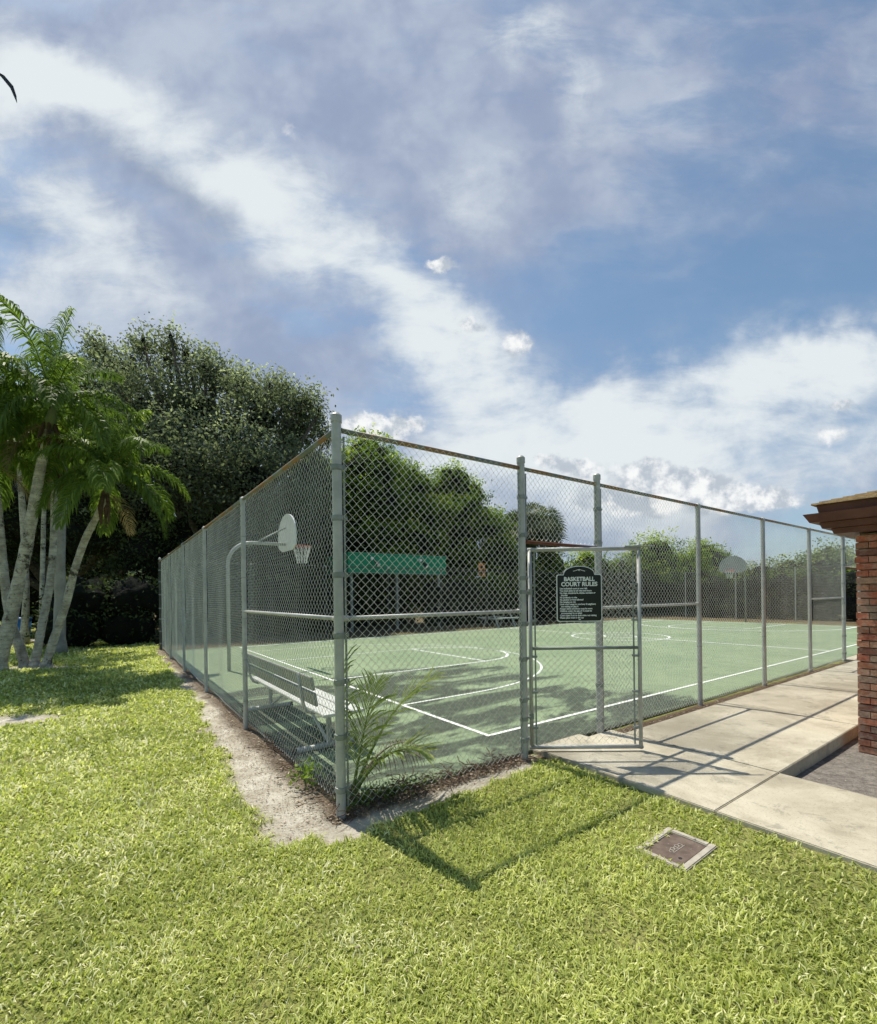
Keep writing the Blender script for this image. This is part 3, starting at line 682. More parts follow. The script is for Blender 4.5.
# dense dark hedge closing off the shaded lawn
for i, (px, Y, w_, h_, lab) in enumerate([(-30, 33, 4.5, 6.2, 'dark hedge clump at the left end of the shaded lawn behind the blue bin'), (60, 34, 4.5, 6.0, 'dark hedge clump closing the shaded lawn behind the palm trunks'), (135, 33, 4.3, 5.2, 'dark hedge clump closing the shaded lawn behind the picnic tables'), (205, 33, 4.4, 3.8, 'dark hedge clump behind the far end of the left fence'), (275, 32, 4.4, 3.8, 'dark hedge clump behind the back fence under the shade tree')]):
    c = G(px, Y); tree('hedge', lab, c, [(c[0]-2, c[1], h_*.5, w_*.6, 2, h_*.62), (c[0]+2, c[1]+.4, h_*.55, w_*.6, 2, h_*.66), (c[0], c[1], h_*.95, w_*.7, 2, h_*.5)], M['leaf_dark'], .2, 70, 0, .7, cat='hedge', low=-1)

# tall hedge trees behind the court (distance, tops placed from the picture)
def back_tree(label, px, top, Y, rpx, mat, base_low=600, name='hedge_tree', n=3, size=.16, dens=125, seed=1, corek=.72, cat='tree', spiky=.12, top2=None):
    r3 = random.Random(seed); rpx *= 1.12; top -= 7; rx = rpx*Y/FPX; L = []
    zt = at(px, top, Y).z; c = G(px, Y)
    hz = zt
    L.append((c[0], c[1], zt-rx*.62, rx*.62, rx*.62, rx*.62))
    zz = zt-rx*.9
    while zz > .8:
        for k in range(n):
            a = r3.uniform(0, 2*math.pi); L.append((c[0]+math.cos(a)*rx*.42, c[1]+math.sin(a)*rx*.4, zz+r3.uniform(-.3, .3), rx*.66, rx*.62, rx*.5))
        zz -= rx*.62
    return tree(name, label, c, L, mat, size, dens, .16, corek, cat=cat, spiky=spiky, low=-.7, clump=.24, per=30)
H = M['leaf_hedge']
back_tree('bright green bushy tree directly right of the corner post, tallest behind the court', 370, 440, 27.5, 44, H, seed=1)
back_tree('bushy green tree seen through the left fence beside the corner post', 318, 462, 28, 36, M['leaf_mid'], seed=2)
back_tree('bushy green tree above the middle of the green fascia', 412, 470, 28.5, 34, H, seed=3)
back_tree('bushy green tree with a pointed top right of the green fascia', 454, 470, 29.5, 30, H, seed=4)
back_tree('low bushy green tree left of the orange board', 485, 512, 29.5, 26, M['leaf_hedge'], seed=5)
back_tree('light green leafy bush beside the orange board', 503, 545, 30.0, 26, M['leaf_pale'], seed=6, size=.15)
back_tree('dark green bush behind the gateway below the fan palm', 548, 553, 33, 34, M['leaf_mid'], seed=7)
back_tree('dark green bush behind the rules sign', 590, 556, 36, 34, H, seed=8)
back_tree('wide bushy green tree rising right of the open gate', 655, 541, 37.5, 46, H, seed=9, n=4)
back_tree('small pointed green tree left of the distant backboard', 703, 548, 37, 24, H, seed=10)
back_tree('dark bush beneath the distant backboard', 728, 572, 35, 28, M['leaf_mid'], seed=11)
back_tree('green bush right of the distant backboard', 762, 568, 34, 30, M['leaf_pale'], seed=12)
back_tree('pale green bushy tree behind the second fence post from the building', 795, 563, 32, 32, M['leaf_pale'], seed=13)
back_tree('pale green tree beside the brick building behind the court', 832, 549, 30, 32, M['leaf_pale'], seed=14)
back_tree('dark green bush at the right end behind the brick corner', 868, 566, 27, 36, M['leaf_mid'], seed=15)
back_tree('green bush hidden mostly behind the brick building', 925, 560, 25, 44, M['leaf_mid'], seed=16)
back_tree('dark bush low behind the back fence between the gate and the round tree', 620, 566, 36, 26, M['leaf_dark'], seed=17)

def hedge_block(label, s0, s1, t0, t1, h):
    c = P((s0+s1)/2, (t0+t1)/2); root = empty('hedge', c); tag(root, label, 'hedge', 'dark hedges low behind the court fences')
    L = []; n_ = max(2, int(max(s1-s0, t1-t0)/1.5))
    for k in range(n_):
        f = (k+.5)/n_; q = P(s0+(s1-s0)*f if s1-s0 > t1-t0 else (s0+s1)/2, t0+(t1-t0)*f if t1-t0 >= s1-s0 else (t0+t1)/2)
        for z in (h*.28, h*.72): L.append((q.x+random.uniform(-.2, .2), q.y+random.uniform(-.2, .2), z+random.uniform(-.1, .15), 1.15, 1.15, h*.36))
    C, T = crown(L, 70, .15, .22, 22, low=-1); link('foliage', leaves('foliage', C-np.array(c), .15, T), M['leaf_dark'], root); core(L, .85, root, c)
for k, (a, lab) in enumerate([(-3.5, 'under the shade tree'), (2, 'behind the near hoop'), (7.5, 'under the green fascia'), (13, 'beside the shelter'), (18.5, 'behind the gateway'), (24, 'behind the rules sign')]):
    hedge_block('low dark hedge behind the back fence '+lab, a, a+5.6, 21.6 if 5 < a < 10 else 17.9, 22.4 if 5 < a < 10 else 18.7, 2.5)
for k, (a, lab) in enumerate([(14, 'below the round tree'), (8.5, 'behind the distant hoop'), (3, 'between the distant hoop and the building'), (-2.5, 'at its near end by the building'), (-8, 'far right beyond the building')]):
    hedge_block('low dark hedge behind the end fence '+lab, 32.4, 33.2, a, a+5.6, 2.6)
# ------------------------------------------------------------------ palms
def frond(L, droop, az, elev, nl=42, leaf=.42, mat=None, seed=0, w=.03, hang=.55, vee=.45, f0=.14, rnd=.09):
    r3 = np.random.default_rng(seed)
    d0 = Vector((math.cos(az)*math.cos(elev), math.sin(az)*math.cos(elev), math.sin(elev)))
    pts = [Vector((0, 0, 0))]; d = d0.copy(); n = 16
    for i in range(n):
        pts.append(pts[-1]+d*L/n); d = (d+Vector((0, 0, -droop/n*(1.0+1.6*i/n)))).normalized()
    m_ = MB(); m_.tube(pts, [.018*(1-i/n*.85) for i in range(n+1)], 5)
    nv = m_.n; V = [np.array(m_.v)]; F = [q for q in m_.f]; T = [.55]*nv
    lv = []; lf = []; lt = []; k0 = nv; tb = r3.uniform(.25, .6)
    for j in range(nl):
        f = f0+(1-f0)*(j/(nl-1)); x = f*n; i = min(int(x), n-1); p = pts[i].lerp(pts[i+1], x-i)
        dd = (pts[i+1]-pts[i]).normalized(); side = dd.cross(Vector((0, 0, 1)))
        side = side.normalized() if side.length > .05 else Vector((-math.sin(az), math.cos(az), 0))
        up = side.cross(dd).normalized(); ll = leaf*(math.sin(math.pi*(.14+.80*(f-f0)/(1-f0)))**.7)*r3.uniform(.85, 1.12)
        for sg in (-1, 1):
            v = (side*sg*math.cos(vee)+up*math.sin(vee)*r3.uniform(.3, 1.4)+dd*(.45+.5*f)+Vector(r3.normal(0, rnd, 3))).normalized()
            q0 = p; q1 = p+v*ll*.4; v2 = (v+Vector((0, 0, -hang))).normalized(); q2 = q1+v2*ll*.35; v3 = (v2+Vector((0, 0, -hang*1.3))).normalized(); q3 = q2+v3*ll*.3
            wn = v.cross(up); wn = wn.normalized() if wn.length > .01 else dd
            ww = w*r3.uniform(.7, 1.1)
            t = tb+r3.uniform(-.15, .25)+.15*f
            for q, s_ in ((q0, .5), (q1, 1), (q2, .8), (q3, .12)): lv += [q+wn*ww*s_*.5, q-wn*ww*s_*.5]; lt += [t, t]
            lf += [(k0, k0+1, k0+3, k0+2), (k0+2, k0+3, k0+5, k0+4), (k0+4, k0+5, k0+7, k0+6)]; k0 += 8
    me = bpy.data.meshes.new('frond'); me.from_pydata([tuple(v) for v in m_.v]+[tuple(v) for v in lv], [], F+lf)
    a = me.attributes.new('tint', 'FLOAT', 'POINT'); a.data.foreach_set('value', np.clip(np.array(T+lt, dtype=np.float32), 0, 1))
    me.materials.append(mat or M['palm_leaf']); return me
def palm(label, path, radii, nf=13, L=2.3, seed=0, shaft=.55, crownshaft=True, leaf=.5, group='palms in the clump on the left lawn', windx=.35, bark='bark_pale'):
    r3 = random.Random(seed); radii = [r_*.72 for r_ in radii]; L *= .86; nf += 3; base = Vector(path[0]); root = empty('palm_tree', base); tag(root, label, 'palm tree', group)
    pts = [Vector(p)-base for p in path]
    # resample smooth
    from mathutils import geometry
    res = []; rad = []
    n = len(pts)
    for i in range(n-1):
        p0, p1, p2, p3 = pts[max(i-1, 0)], pts[i], pts[i+1], pts[min(i+2, n-1)]
        for k in range(6):
            t = k/6; res.append(.5*((2*p1)+(p2-p0)*t+(2*p0-5*p1+4*p2-p3)*t*t+(3*p1-p0-3*p2+p3)*t**3)); rad.append((radii[i]*(1-t)+radii[i+1]*t)*(1+r3.uniform(-.05, .05)))
    res.append(pts[-1]); rad.append(radii[-1])
    res[0] = res[0]+Vector((0, 0, -.15)); rad[0] *= 1.5; rad[1] *= 1.25
    m_ = MB(); m_.tube(res, rad, 12); m_.build('trunk', M[bark], root, True)
    d = (res[-1]-res[-3]).normalized(); d = (d+Vector((0, 0, .6))).normalized(); top = res[-1]
    m_ = MB(); m_.tube([top-d*.05, top+d*.15, top+d*shaft*.6, top+d*shaft], [rad[-1]*1.0, rad[-1]*1.25, rad[-1]*.95, rad[-1]*.5], 10); m_.build('crownshaft', M['shaft'], root, True)
    for k in range(4):
        m_ = MB(); a = r3.uniform(0, 6.3); q = top+Vector((math.cos(a), math.sin(a), 0))*rad[-1]
        m_.tube([q+Vector((0, 0, .1)), q+Vector((math.cos(a)*.12, math.sin(a)*.12, -.3)), q+Vector((math.cos(a)*.1, math.sin(a)*.1, -.45-r3.random()*.3))], [.04, .045, .01], 5)
        m_.build('dead_sheath', M['sheath'], root)
    ctr = top+d*shaft*.95
    for k in range(nf):
        az = 2*math.pi*(k*.381966)+r3.uniform(-.25, .25); f = k/(nf-1); el = R(82)-f*R(88)+r3.uniform(-.12, .12)
        me = frond(L*r3.uniform(.85, 1.1), .55+.75*f+windx, az, el, 64, leaf*1.05, seed=seed*50+k, w=.040, hang=1.0, rnd=.17)
        o = link('frond', me, None, root); o.location = ctr-d*.12*f
    me = frond(L*.7, 1.6, r3.uniform(0, 6), R(-10), 24, leaf*.7, M['dry_leaf'], seed*50+40); o = link('dead_frond', me, None, root); o.location = ctr-d*shaft*.8
    return root
def path(pl, Y0, Y1): n = len(pl); return [at(p[0], p[1], Y0+(Y1-Y0)*(i/(n-1))**1.2) for i, p in enumerate(pl)]
def grd(px, py):
    dx, dy = px-CX, HY-py; z = -dx*math.sin(ROLL)+dy*math.cos(ROLL); return -CAMH*FPX/z
YB = 11.9
palm('palm with the thickest leaning trunk and tallest crown, front of the clump', path([(-4, 672), (9, 625), (18, 585), (27, 544), (34, 505), (41, 466), (50, 428)], 11.4, 10.6), [.23, .2, .18, .165, .15, .135, .12], 15, 2.4, 1)
palm('palm whose slim trunk leans right toward the fence, crown lowest', path([(45, 668), (55, 636), (66, 604), (74, 572), (85, 540), (97, 516), (106, 496)], 12.0, 11.0), [.15, .13, .12, .115, .11, .10, .09], 14, 2.0, 2)
palm('palm with mottled upright trunk between the thick and the right-leaning palms', path([(34, 668), (39, 641), (45, 610), (50, 583), (53, 550), (54, 520), (54, 470)], 12.0, 12.2), [.15, .13, .12, .12, .11, .10, .09], 12, 2.2, 3)
palm('palm whose trunk bends left out of the picture behind the thick palm', path([(26, 669), (20, 648), (13, 628), (7, 600), (3, 565), (0, 530), (-6, 470)], 12.0, 11.6), [.18, .15, .14, .13, .13, .12, .11], 12, 2.2, 4)
palm('straight smooth grey palm trunk standing farther back behind the clump', path([(59, 652), (60, 600), (60, 560), (61, 520), (62, 470), (63, 440)], 15.2, 15.2), [.24, .21, .2, .2, .19, .17], 12, 2.5, 5, bark='bark_smooth')
palm('slender palm farther back left of the smooth grey trunk', path([(42, 645), (42, 600), (43, 550), (44, 500), (44, 470)], 17, 17), [.13, .11, .1, .1, .09], 11, 2.3, 6)
palm('palm at the far left edge behind the thick trunk', path([(24, 640), (26, 600), (25, 560), (22, 500), (18, 440)], 17, 16.5), [.18, .15, .14, .13, .12], 12, 2.4, 7)
palm('palm just beyond the left edge whose fronds reach into the picture', path([(-40, 675), (-42, 600), (-40, 520), (-30, 450), (-22, 415)], 11.0, 10.6), [.2, .17, .16, .15, .13], 13, 2.3, 8)

# overhanging frond of a palm beside the camera (its tip enters the picture top left)
oroot = empty('overhanging_frond', at(-160, -60, 3.2)); tag(oroot, 'dark frond tip hanging into the sky at the top left corner', 'palm frond')
tipP = at(17, 103, 3.2)-oroot.location; midP = at(-6, 70, 3.2)-oroot.location
m_ = MB(); m_.tube([(0, 0, 0), midP*.5+Vector((0, 0, .25)), midP], [.022, .016, .008], 6); m_.build('stalk', M['shaft'], oroot, True)
m_ = MB()
def leaflet(a, b, wd):
    a, b = Vector(a), Vector(b); d = b-a; n_ = Vector((d.z, 0, -d.x)).normalized(); q = []
    for f, w_ in ((0, .2), (.25, .9), (.6, 1), (.85, .7), (1, .08)):
        c = a+d*f+n_*(-.035*math.sin(f*math.pi)); q.append((c+n_*wd*w_*.5, c-n_*wd*w_*.5))
    v = [p for pr in q for p in pr]; m_.add(v, [(2*i, 2*i+1, 2*i+3, 2*i+2) for i in range(4)])
leaflet(midP, tipP, .026)
for k in range(9):
    f = .15+k*.09; a = midP*f+Vector((0, 0, .25*math.sin(f*3.1))); leaflet(a, a+Vector((-.25, .1, -.45)), .03); leaflet(a, a+Vector((-.1, -.2, .4)), .03)
m_.build('leaflets', M['black'], oroot)

# fan palm behind the court
fp = G(532, 31); root = empty('fan_palm', fp); tag(root, 'round crowned fan palm behind the gate post above the hedges', 'palm tree')
cz = at(532, 533, 31).z
m_ = MB(); m_.tube([(0, 0, -.2), (0, 0, 1), (.05, 0, cz-.3)], [.25, .18, .17], 10); m_.build('trunk', M['bark'], root, True)
V_ = []; F_ = []; T_ = []; k0 = 0; r4 = np.random.default_rng(5)
for k in range(95):
    d = Vector(r4.normal(size=3)); d.normalize()
    if d.z < -.55: d.z *= -.5; d.normalize()
    c = Vector((0, 0, cz))+d*float(r4.uniform(.9, 1.75)); a = d.orthogonal().normalized(); b_ = d.cross(a); t0 = .2+.5*max(0, d.z)+r4.uniform(-.1, .3)
    for j in range(16):
        an = 2*math.pi*j/16*.8; v = (a*math.cos(an)+b_*math.sin(an)+d*.8).normalized(); e_ = c+v*1.15+Vector((0, 0, -.4)); s_ = v.cross(d); s_ = s_.normalized()*.045
        mdl = c+v*.62+Vector((0, 0, -.06)); V_ += [c, mdl+s_, e_, mdl-s_]; F_.append((k0, k0+1, k0+2, k0+3)); T_ += [t0]*4; k0 += 4
me = npmesh('fronds', np.array([tuple(v) for v in V_]), np.array(F_), np.clip(np.array(T_), 0, 1)); link('fronds', me, M['leaf_fan'], root)
m_ = MB()
for k in range(95):
    pass
core([(fp[0], fp[1], cz-.1, 1.1, 1.1, 1.0)], .8, root, fp)

# ------------------------------------------------------------------ seedlings, weeds, litter, twigs
def seedling(label, loc, fr, seed):
    root = empty('palm_seedling', loc); tag(root, label, 'plant')
    for k, (az, el, L, dr) in enumerate(fr):
        link('frond', frond(L, dr, R(az), R(el), 28, .48, M['seedling'], seed*9+k, .022, .16, .2, f0=.26), None, root)
    m_ = MB(); m_.tube([(0, 0, -.05), (0, 0, .12)], [.02, .012], 6); m_.build('stem', M['shaft'], root); return root
seedling('green palm seedling with arching fronds right of the corner post', P(.20, .22, 0), [(6, 70, 1.28, .75), (-12, 62, .85, 1.0), (35, 80, 1.0, .5)], 3)
seedling('green palm seedling behind the corner post beside the bench end', P(.10, .30, 0), [(20, 88, 1.3, .25)], 8)
# dry curled frond
root = empty('dry_frond', P(.30, .34, .02)); tag(root, 'dead curled grey frond drooping beside the bench end', 'plant')
for k in range(2): link('frond', frond(.75, 1.2, R(-10)+k*.6, R(62), 16, .3, M['dry_leaf'], 90+k, .01, .9, .1), None, root)
# weed
root = empty('weed', P(-.03, .72, 0)); tag(root, 'small yellow-green weed at the foot of the left fence near the corner', 'plant')
C = rng.normal(size=(90, 3))*np.array([.07, .07, .06])+np.array([0, 0, .12]); link('leaves', leaves('leaves', C, .055, rng.random(90)), M['weed'], root)
m_ = MB()
for k in range(6): m_.tube([(0, 0, -.02), (random.uniform(-.07, .07), random.uniform(-.07, .07), .16)], .003, 4)
m_.build('stems', M['shaft'], root)
# leaf litter
def litter(n, fn, size, name, mat, label, zoff=.006):
    s, t = fn(n); x = C0.x+DR.x*s+DL.x*t; y = C0.y+DR.y*s+DL.y*t
    c = np.stack([x, y, gz(x, y)+zoff+rng.random(len(x))*.012], 1)
    me = leaves(name, c, size, rng.random(len(x)), aspect=.4, jitter=.6)
    co_ = np.empty(len(me.vertices)*3, dtype=np.float32); me.vertices.foreach_get('co', co_); co_ = co_.reshape(-1, 4, 3)
    m0 = co_.mean(1, keepdims=True); co_[:, :, 2] = m0[:, :, 2]+(co_[:, :, 2]-m0[:, :, 2])*.35; me.vertices.foreach_set('co', co_.ravel()); me.update()
    tag(link(name, me, mat), label, 'leaf litter', kind='stuff')
M['lit'] = leaf_mat('brown_leaf_litter', (.08, .055, .035), (.34, .25, .16), (.55, .46, .34), .1)
def f1(n):
    k = n//2; s = np.concatenate([rng.normal(-.02, .10, k)-rng.exponential(.06, k), rng.uniform(-.1, 2.2, n-k)])
    t = np.concatenate([rng.uniform(-.1, 15, k)**1.0, rng.normal(.0, .045, n-k)]); return s, t
litter(9000, f1, .028, 'leaf_litter', M['lit'], 'brown leaf litter and debris scattered along the fence bases')
def f2(n): return rng.uniform(3.4, 14, n), rng.normal(-.17, .06, n)
litter(4000, f2, .03, 'leaf_litter', M['lit'], 'brown leaf litter lying in the strip between fence and walkway')
def f3(n): return rng.uniform(3.6, 9, n), rng.uniform(-4.5, -1.8, n)
litter(5000, f3, .016, 'soil_debris', M['lit'], 'small bits of mulch on the grey soil beside the brick building')
def f5(n): return rng.uniform(-7, 3, n), rng.uniform(-4, 6, n)
litter(1500, f5, .022, 'fallen_leaves', M['lit'], 'small brown fallen leaves and clippings on the lawn', .02)
def f4(n): return rng.normal(-.35, .2, n), rng.uniform(-.1, 3.5, n)
litter(1800, f4, .022, 'dry_grass_bits', M['lit'], 'dry clippings on the sandy strip by the corner')
# twigs tangled at fence foot
m_ = MB(); r5 = random.Random(4)
for k in range(250):
    if k < 200: s, t = r5.uniform(.02, 2.0)**1.1, r5.gauss(.07, .05); hgt = .17*max(.25, 1-s/1.6)
    else: s, t = r5.gauss(.03, .05), r5.uniform(0, 2.2); hgt = .12
    a = r5.uniform(0, 6.3); L = r5.uniform(.08, .3); p = P(s, t, r5.uniform(.0, hgt)); pts = [p]
    for j in range(4): a += r5.uniform(-.9, .9); pts.append(pts[-1]+Vector((math.cos(a)*L/4, math.sin(a)*L/4, r5.uniform(-.5, .55)*L/4)))
    for q in pts: q.z = max(q.z, .012)
    m_.tube(pts, r5.uniform(.0018, .005), 4)
tag(m_.build('dry_twigs', M['sheath']), 'tangle of dark dry twigs and roots along the fence foot at the corner', 'twigs', kind='stuff')
C = []
n = 450; s = np.abs(rng.normal(.0, .42, n))+.02; t = rng.normal(.06, .05, n); z = np.abs(rng.normal(0, .06, n))*np.clip(1.1-s*.9, .12, 1)+.02
x = C0.x+DR.x*s+DL.x*t; y = C0.y+DR.y*s+DL.y*t
tag(link('creeping_plants', leaves('creeping_plants', np.stack([x, y, z], 1), .04, rng.random(n)*.8), M['leaf_mid']), 'low dark creeping leaves growing through the wire at the fence foot', 'plants', kind='stuff')

# ------------------------------------------------------------------ things behind the court
pv = empty('shelter', P(8.03, 17.4, 0), ANG); tag(pv, 'open shelter with a long dark green fascia behind the court fence', 'shelter')
Wp = 5.9
m_ = MB(); m_.box((Wp/2, 0, 3.42), (Wp, .05, .96)); m_.box((.025, 2.0, 3.42), (.05, 3.94, .96)); m_.box((Wp-.025, 2.0, 3.42), (.05, 3.94, .96)); fa = m_.build('fascia', M['green_fascia'], pv)
m_ = MB(); m_.box((Wp/2, -.035, 2.93), (Wp+.03, .05, .06)); m_.box((Wp/2, -.035, 3.91), (Wp+.03, .05, .03)); m_.build('trim', M['green_trim'], fa)
m_ = MB(); m_.box((Wp/2, 2.0, 3.70), (Wp-.12, 3.85, .08)); m_.build('roof', M['darkwood'], pv)
for x in (.3, 2.9, Wp-.3):
    for y in (.3, 3.6):
        m_ = MB(); m_.box((x, y, 1.8), (.12, .12, 3.7)); m_.build('post', M['galv_dark'], pv)
m_ = MB(); m_.box((Wp/2, 3.9, 1.5), (Wp-.1, .1, 3.0)); m_.build('rear_wall', M['darkwood'], pv)
for x in (1.3, 4.2):
    fl = empty('floodlight', pv.matrix_basis @ Vector((x, -.06, 3.5)), ANG); tag(fl, 'small floodlight on the green fascia, '+('nearer the corner post' if x < 2 else 'nearer the gate post'), 'floodlight', 'floodlights on the green fascia')
    m_ = MB(); m_.tube([(0, 0, .08), (0, -.12, .08), (.03, -.2, .0)], .025, 8); m_.build('arm', M['black'], fl)
    m_ = MB(); m_.tube([(.03, -.18, .02), (.12, -.3, -.14), (.15, -.36, -.2)], [.05, .1, .12], 12); m_.build('housing', M['black'], fl)
    m_ = MB(); m_.tube([(-.05, -.02, .14), (-.05, -.09, .14)], .08, 12); m_.tube([(.153, -.364, -.204), (.156, -.37, -.21)], .11, 12); m_.build('lens', M['white'], fl)
ob = empty('orange_board', at(482, 596, 27.8), ANG*.4); ob.location.z = 0; tag(ob, 'orange board with two dark round holes on a post behind the back fence', 'board')
zc = at(483, 570, 27.8).z
m_ = MB(); m_.box((0, 0, zc), (.42, .05, .85)); m_.build('panel', M['orange'], ob, bevel=.02)
m_ = MB()
for dz in (-.17, .17): m_.tube([(0, -.027, zc+dz), (0, -.034, zc+dz)], .085, 14)
m_.build('hole', M['black'], ob)
m_ = MB(); m_.box((0, .07, (zc+.3)/2-.05), (.09, .07, zc+.3)); m_.build('post', M['darkwood'], ob)
m_ = MB(); m_.box((-.25, -.02, zc-.42), (.3, .06, .1)); m_.build('bracket', M['white'], ob)

def picnic(label, loc, rz, top, mat, W=1.7):
    r_ = empty('picnic_table', loc, rz); tag(r_, label, 'picnic table')
    m_ = MB()
    for k in range(5): m_.box((0, -.3+.15*k, top), (W, .14, .05))
    m_.build('tabletop', mat, r_)
    for y in (-.72, .72): m_ = MB(); m_.box((0, y, top-.3), (W, .26, .045)); m_.build('seat', mat, r_)
    for x in (-W*.36, W*.36):
        for sg in (-1, 1): m_ = MB(); m_.tube([(x, sg*.62, -.02), (x, sg*.2, top-.02)], .04, 4); m_.build('leg', mat, r_)
        m_ = MB(); m_.box((x, 0, top-.345), (.05, 1.6, .08)); m_.build('crossbar', mat, r_)
    return r_
tp = at(499, 612, 25.5); picnic('pale topped picnic table behind the back fence right of the orange board', (tp.x, tp.y, 0), ANG, tp.z, M['alu'])
tp = at(141, 640, 18.6); picnic('dark wooden picnic table in the deep shade at the end of the left fence', (tp.x-.1, 20.0, 0), R(8), .76, M['darkwood'], 1.5)
# blue bin + pad
bp = at(22, 640, 19.5); r_ = empty('blue_bin', (bp.x, 19.5, 0)); tag(r_, 'blue plastic bin standing on a pale slab behind the palm trunks', 'bin')
m_ = MB(); m_.tube([(0, 0, .1), (0, 0, .12), (0, 0, .95)], [.24, .27, .31], 18); m_.build('body', M['blue'], r_, True)
m_ = MB(); m_.tube([(0, 0, .95), (0, 0, 1.02), (0, 0, 1.06)], [.34, .34, .25], 18); m_.build('lid', M['blue'], r_)
m_ = MB(); m_.box((0, -.1, .02), (2.4, 1.6, .14)); o = m_.build('concrete_pad', M['concrete'], bevel=.01); o.location = (bp.x-.3, 19.3, 0); tag(o, kind='structure')

# ------------------------------------------------------------------ camera
cam = bpy.data.cameras.new('camera'); camo = bpy.data.objects.new('camera', cam); COL.objects.link(camo); sc.camera = camo
cam.sensor_fit = 'HORIZONTAL'; cam.sensor_width = 36; cam.lens = FPX/877*36; cam.shift_y = (HY-512)/877; cam.shift_x = -(CX-438.5)/877
cam.clip_start = .05; cam.clip_end = 2000; camo.location = (0, 0, CAMH); camo.rotation_euler = (R(90), ROLL, 0)

# ------------------------------------------------------------------ light
SV = Vector((-.95/3.05, .93/3.05, 1)).normalized()
el = math.asin(SV.z); az = math.atan2(SV.x, SV.y)
sun = bpy.data.lights.new('sun', 'SUN'); sun.energy = 5.0; sun.angle = R(.45); sun.color = (1, .94, .82); so_ = bpy.data.objects.new('sun', sun); COL.objects.link(so_)
so_.rotation_euler = SV.to_track_quat('Z', 'Y').to_euler(); so_.location = (0, 0, 30)

w = bpy.data.worlds.new('World'); sc.world = w; w.use_nodes = True; nt = w.node_tree; nt.nodes.clear(); n = N(nt)
out = nt.nodes.new('ShaderNodeOutputWorld')
sky = nt.nodes.new('ShaderNodeTexSky'); sky.sky_type = 'NISHITA'; sky.sun_disc = False; sky.sun_elevation = el; sky.sun_rotation = az % (2*math.pi); sky.air_density = 1.0; sky.dust_density = .8; sky.ozone_density = 1.5
bg1 = nt.nodes.new('ShaderNodeBackground'); bg1.inputs[1].default_value = .125
nt.links.new(n.mix(1.0, sky.outputs[0], (.95, 1.06, 1.02), 'MULTIPLY'), bg1.inputs[0])
g = n.node('ShaderNodeTexCoord').outputs['Generated']; sx = n.node('ShaderNodeSeparateXYZ'); n.put(sx.inputs[0], g)
yy = n.m('MAXIMUM', sx.outputs[1], .12)
U = n.m('DIVIDE', sx.outputs[0], yy); Vv = n.m('DIVIDE', sx.outputs[2], yy)
cv = n.node('ShaderNodeCombineXYZ'); n.put(cv.inputs[0], U); n.put(cv.inputs[1], Vv); uv = cv.outputs[0]
wn = n.node('ShaderNodeTexNoise'); n.put(wn.inputs['Vector'], uv); wn.inputs['Scale'].default_value = 1.7; wn.inputs['Detail'].default_value = 5; wn.inputs['Roughness'].default_value = .6
ws = n.node('ShaderNodeSeparateColor'); n.put(ws.inputs[0], wn.outputs[1])
def warp(a, c, k): return n.m('ADD', a, n.m('MULTIPLY', n.m('SUBTRACT', c, .5), k))
U1, V1 = warp(U, ws.outputs[0], .42), warp(Vv, ws.outputs[1], .42)
wn2 = n.node('ShaderNodeTexNoise'); n.put(wn2.inputs['Vector'], uv); wn2.inputs['Scale'].default_value = 14; wn2.inputs['Detail'].default_value = 6; wn2.inputs['Roughness'].default_value = .65
ws2 = n.node('ShaderNodeSeparateColor'); n.put(ws2.inputs[0], wn2.outputs[1])
U2, V2 = warp(U, ws2.outputs[0], .10), warp(Vv, ws2.outputs[1], .08)
def blob(px, py, rx, ry, rot, amp, small=False):
    u0, v0 = (px-438.5)/FPX, (596-py)/FPX; a = R(-rot); cu, su = math.cos(a), math.sin(a); ua, va = (U2, V2) if small else (U1, V1)
    du = n.m('SUBTRACT', ua, u0); dv = n.m('SUBTRACT', va, v0)
    p = n.m('MULTIPLY', n.m('ADD', n.m('MULTIPLY', du, cu), n.m('MULTIPLY', dv, su)), FPX/rx)
    q = n.m('MULTIPLY', n.m('ADD', n.m('MULTIPLY', du, -su), n.m('MULTIPLY', dv, cu)), FPX/ry)
    r2 = n.m('ADD', n.m('MULTIPLY', p, p), n.m('MULTIPLY', q, q))
    return n.m('MULTIPLY', n.m('EXPONENT', n.m('MULTIPLY', r2, -1)), amp)
def total(L, small=False):
    r = None
    for b in L:
        x = blob(*b, small); r = x if r is None else n.m('ADD', r, x)
    return r
# streaky texture: stretched along the cloud band
mp = n.node('ShaderNodeMapping'); n.put(mp.inputs[0], uv); mp.inputs['Rotation'].default_value = (0, 0, R(33)); mp.inputs['Scale'].default_value = (1.0, 2.3, 1)
streak = n.noise(mp.outputs[0], 2.0, 6, .56, .3); fine = n.noise(uv, 7, 6, .62, .35); wisp = n.noise(mp.outputs[0], 5.5, 6, .66, .5)
Wb = total([(130, 110, 190, 46, 30, .95), (290, 225, 120, 44, 36, .95), (400, 310, 95, 46, 42, 1.0), (470, 360, 60, 36, 30, .9),
            (40, 215, 140, 46, 40, .75), (30, 80, 100, 60, 0, .55), (140, 300, 120, 32, 30, .35), (0, 290, 70, 60, 0, .4),
            (530, 30, 50, 45, -40, .75), (575, 90, 26, 40, 20, .5), (490, 200, 50, 60, 60, .4), (420, 130, 60, 40, 40, .25),
            (680, 405, 300, 50, -9, .75), (850, 360, 150, 36, -16, .6), (500, 425, 120, 36, 0, .6), (800, 450, 220, 60, -5, .55), (620, 470, 260, 50, 0, .55), (560, 520, 200, 40, 0, .4), (700, 90, 260, 14, -20, .22), (780, 160, 200, 10, -28, .2), (700, 260, 90, 8, -35, .2)])
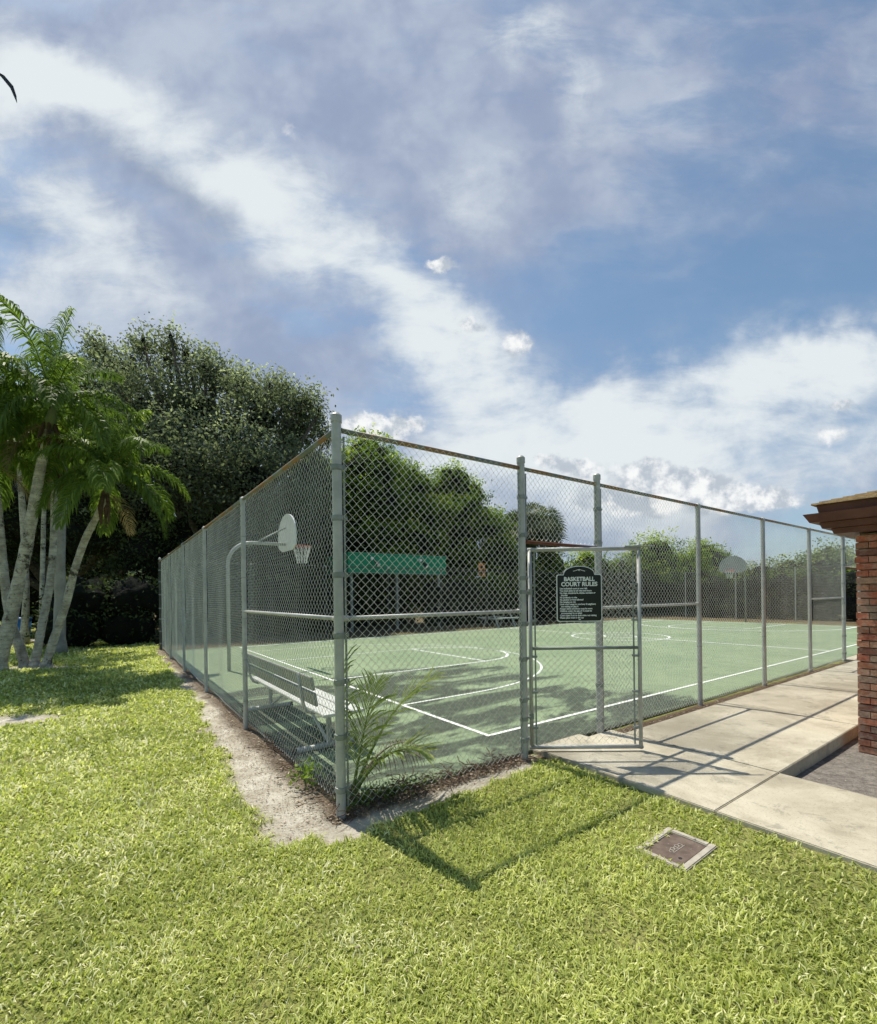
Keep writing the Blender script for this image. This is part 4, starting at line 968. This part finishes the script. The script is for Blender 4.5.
Wm = n.m('MULTIPLY', Wb, n.m('ADD', .50, n.m('MULTIPLY', n.ramp(streak, .30, .70), .75)))
Wm = n.m('ADD', Wm, n.m('MULTIPLY', n.m('MULTIPLY', n.m('ADD', n.m('SUBTRACT', fine, .5), n.m('SUBTRACT', wisp, .5)), .95), n.ramp(Wb, .05, .5)))
Wm = n.ramp(Wm, -.04, 1.22)
Gb = total([(180, 60, 400, 120, 15, .95), (130, 190, 300, 150, 30, .9), (360, 90, 200, 130, 20, .55), (740, 60, 320, 130, 5, .9), (700, 260, 240, 120, 10, .10), (640, 520, 700, 110, 0, 1.2), (200, 370, 280, 90, 15, .85), (480, 190, 90, 90, 0, .45)])
Gm = n.ramp(n.m('MULTIPLY', Gb, n.m('ADD', .45, n.m('MULTIPLY', n.ramp(n.m('ADD', streak, n.m('MULTIPLY', n.m('SUBTRACT', wisp, .5), .5)), .3, .7), .85))), .05, 1.05)
Pb = total([(385, 426, 56, 13, 0, 1.1), (445, 266, 24, 7, 5, .8), (520, 346, 18, 14, 0, .9), (474, 326, 16, 10, 0, .7), (296, 134, 24, 12, 40, .45),
            (650, 480, 46, 15, 0, 1.1), (640, 502, 90, 14, 0, .8), (577, 470, 22, 11, 0, .9), (705, 486, 40, 10, 0, .6), (765, 503, 46, 12, 0, .85), (838, 412, 12, 9, 0, .75), (832, 440, 22, 12, -20, .65), (700, 505, 70, 12, 0, .7), (548, 462, 14, 8, 0, .7)], True)
cell = n.noise(uv, 15, 6, .62, .3)
Pm = n.ramp(n.m('ADD', Pb, n.m('MULTIPLY', n.m('SUBTRACT', cell, .5), 1.25)), .18, .78)
Pm = n.m('MULTIPLY', Pm, n.ramp(Pb, .10, .5))
dk = total([(12, 235, 50, 22, 10, .9), (190, 205, 110, 34, 38, .6), (90, 150, 70, 26, 30, .3), (700, 470, 60, 9, 0, .5), (855, 430, 60, 30, 0, .5), (640, 515, 200, 14, 0, .35), (250, 350, 120, 50, 20, .3)])
gcol = n.mix(n.ramp(n.m('ADD', n.noise(uv, 3, 4, .6), n.m('MULTIPLY', n.m('SUBTRACT', fine, .5), .4)), .35, .7), (.31, .37, .52), (.50, .56, .67))
gcol = n.mix(n.ramp(dk, .1, 1.0), gcol, (.20, .26, .38))
pc = n.mix(n.ramp(n.noise(uv, 17, 5, .62), .40, .62), (.50, .56, .63), (.95, .96, .96))
col = n.mix(Pm, n.mix(Wm, gcol, (.78, .84, .87)), pc)
mask = n.m('SUBTRACT', 1, n.m('MULTIPLY', n.m('MULTIPLY', n.m('SUBTRACT', 1, n.m('MULTIPLY', Gm, .9)), n.m('SUBTRACT', 1, Wm)), n.m('SUBTRACT', 1, Pm)))
bg2 = nt.nodes.new('ShaderNodeBackground'); nt.links.new(col, bg2.inputs[0]); bg2.inputs[1].default_value = 1.0
ms = nt.nodes.new('ShaderNodeMixShader'); nt.links.new(mask, ms.inputs[0]); nt.links.new(bg1.outputs[0], ms.inputs[1]); nt.links.new(bg2.outputs[0], ms.inputs[2])
nt.links.new(ms.outputs[0], out.inputs[0])
w.cycles.sampling_method = 'AUTOMATIC'

sc.view_settings.view_transform = 'Standard'; sc.view_settings.look = 'None'; sc.view_settings.exposure = 0; sc.view_settings.gamma = 1
sc.render.engine = 'CYCLES'; sc.cycles.max_bounces = 4; sc.cycles.diffuse_bounces = 3; sc.cycles.glossy_bounces = 2; sc.cycles.transmission_bounces = 3; sc.cycles.adaptive_threshold = .03
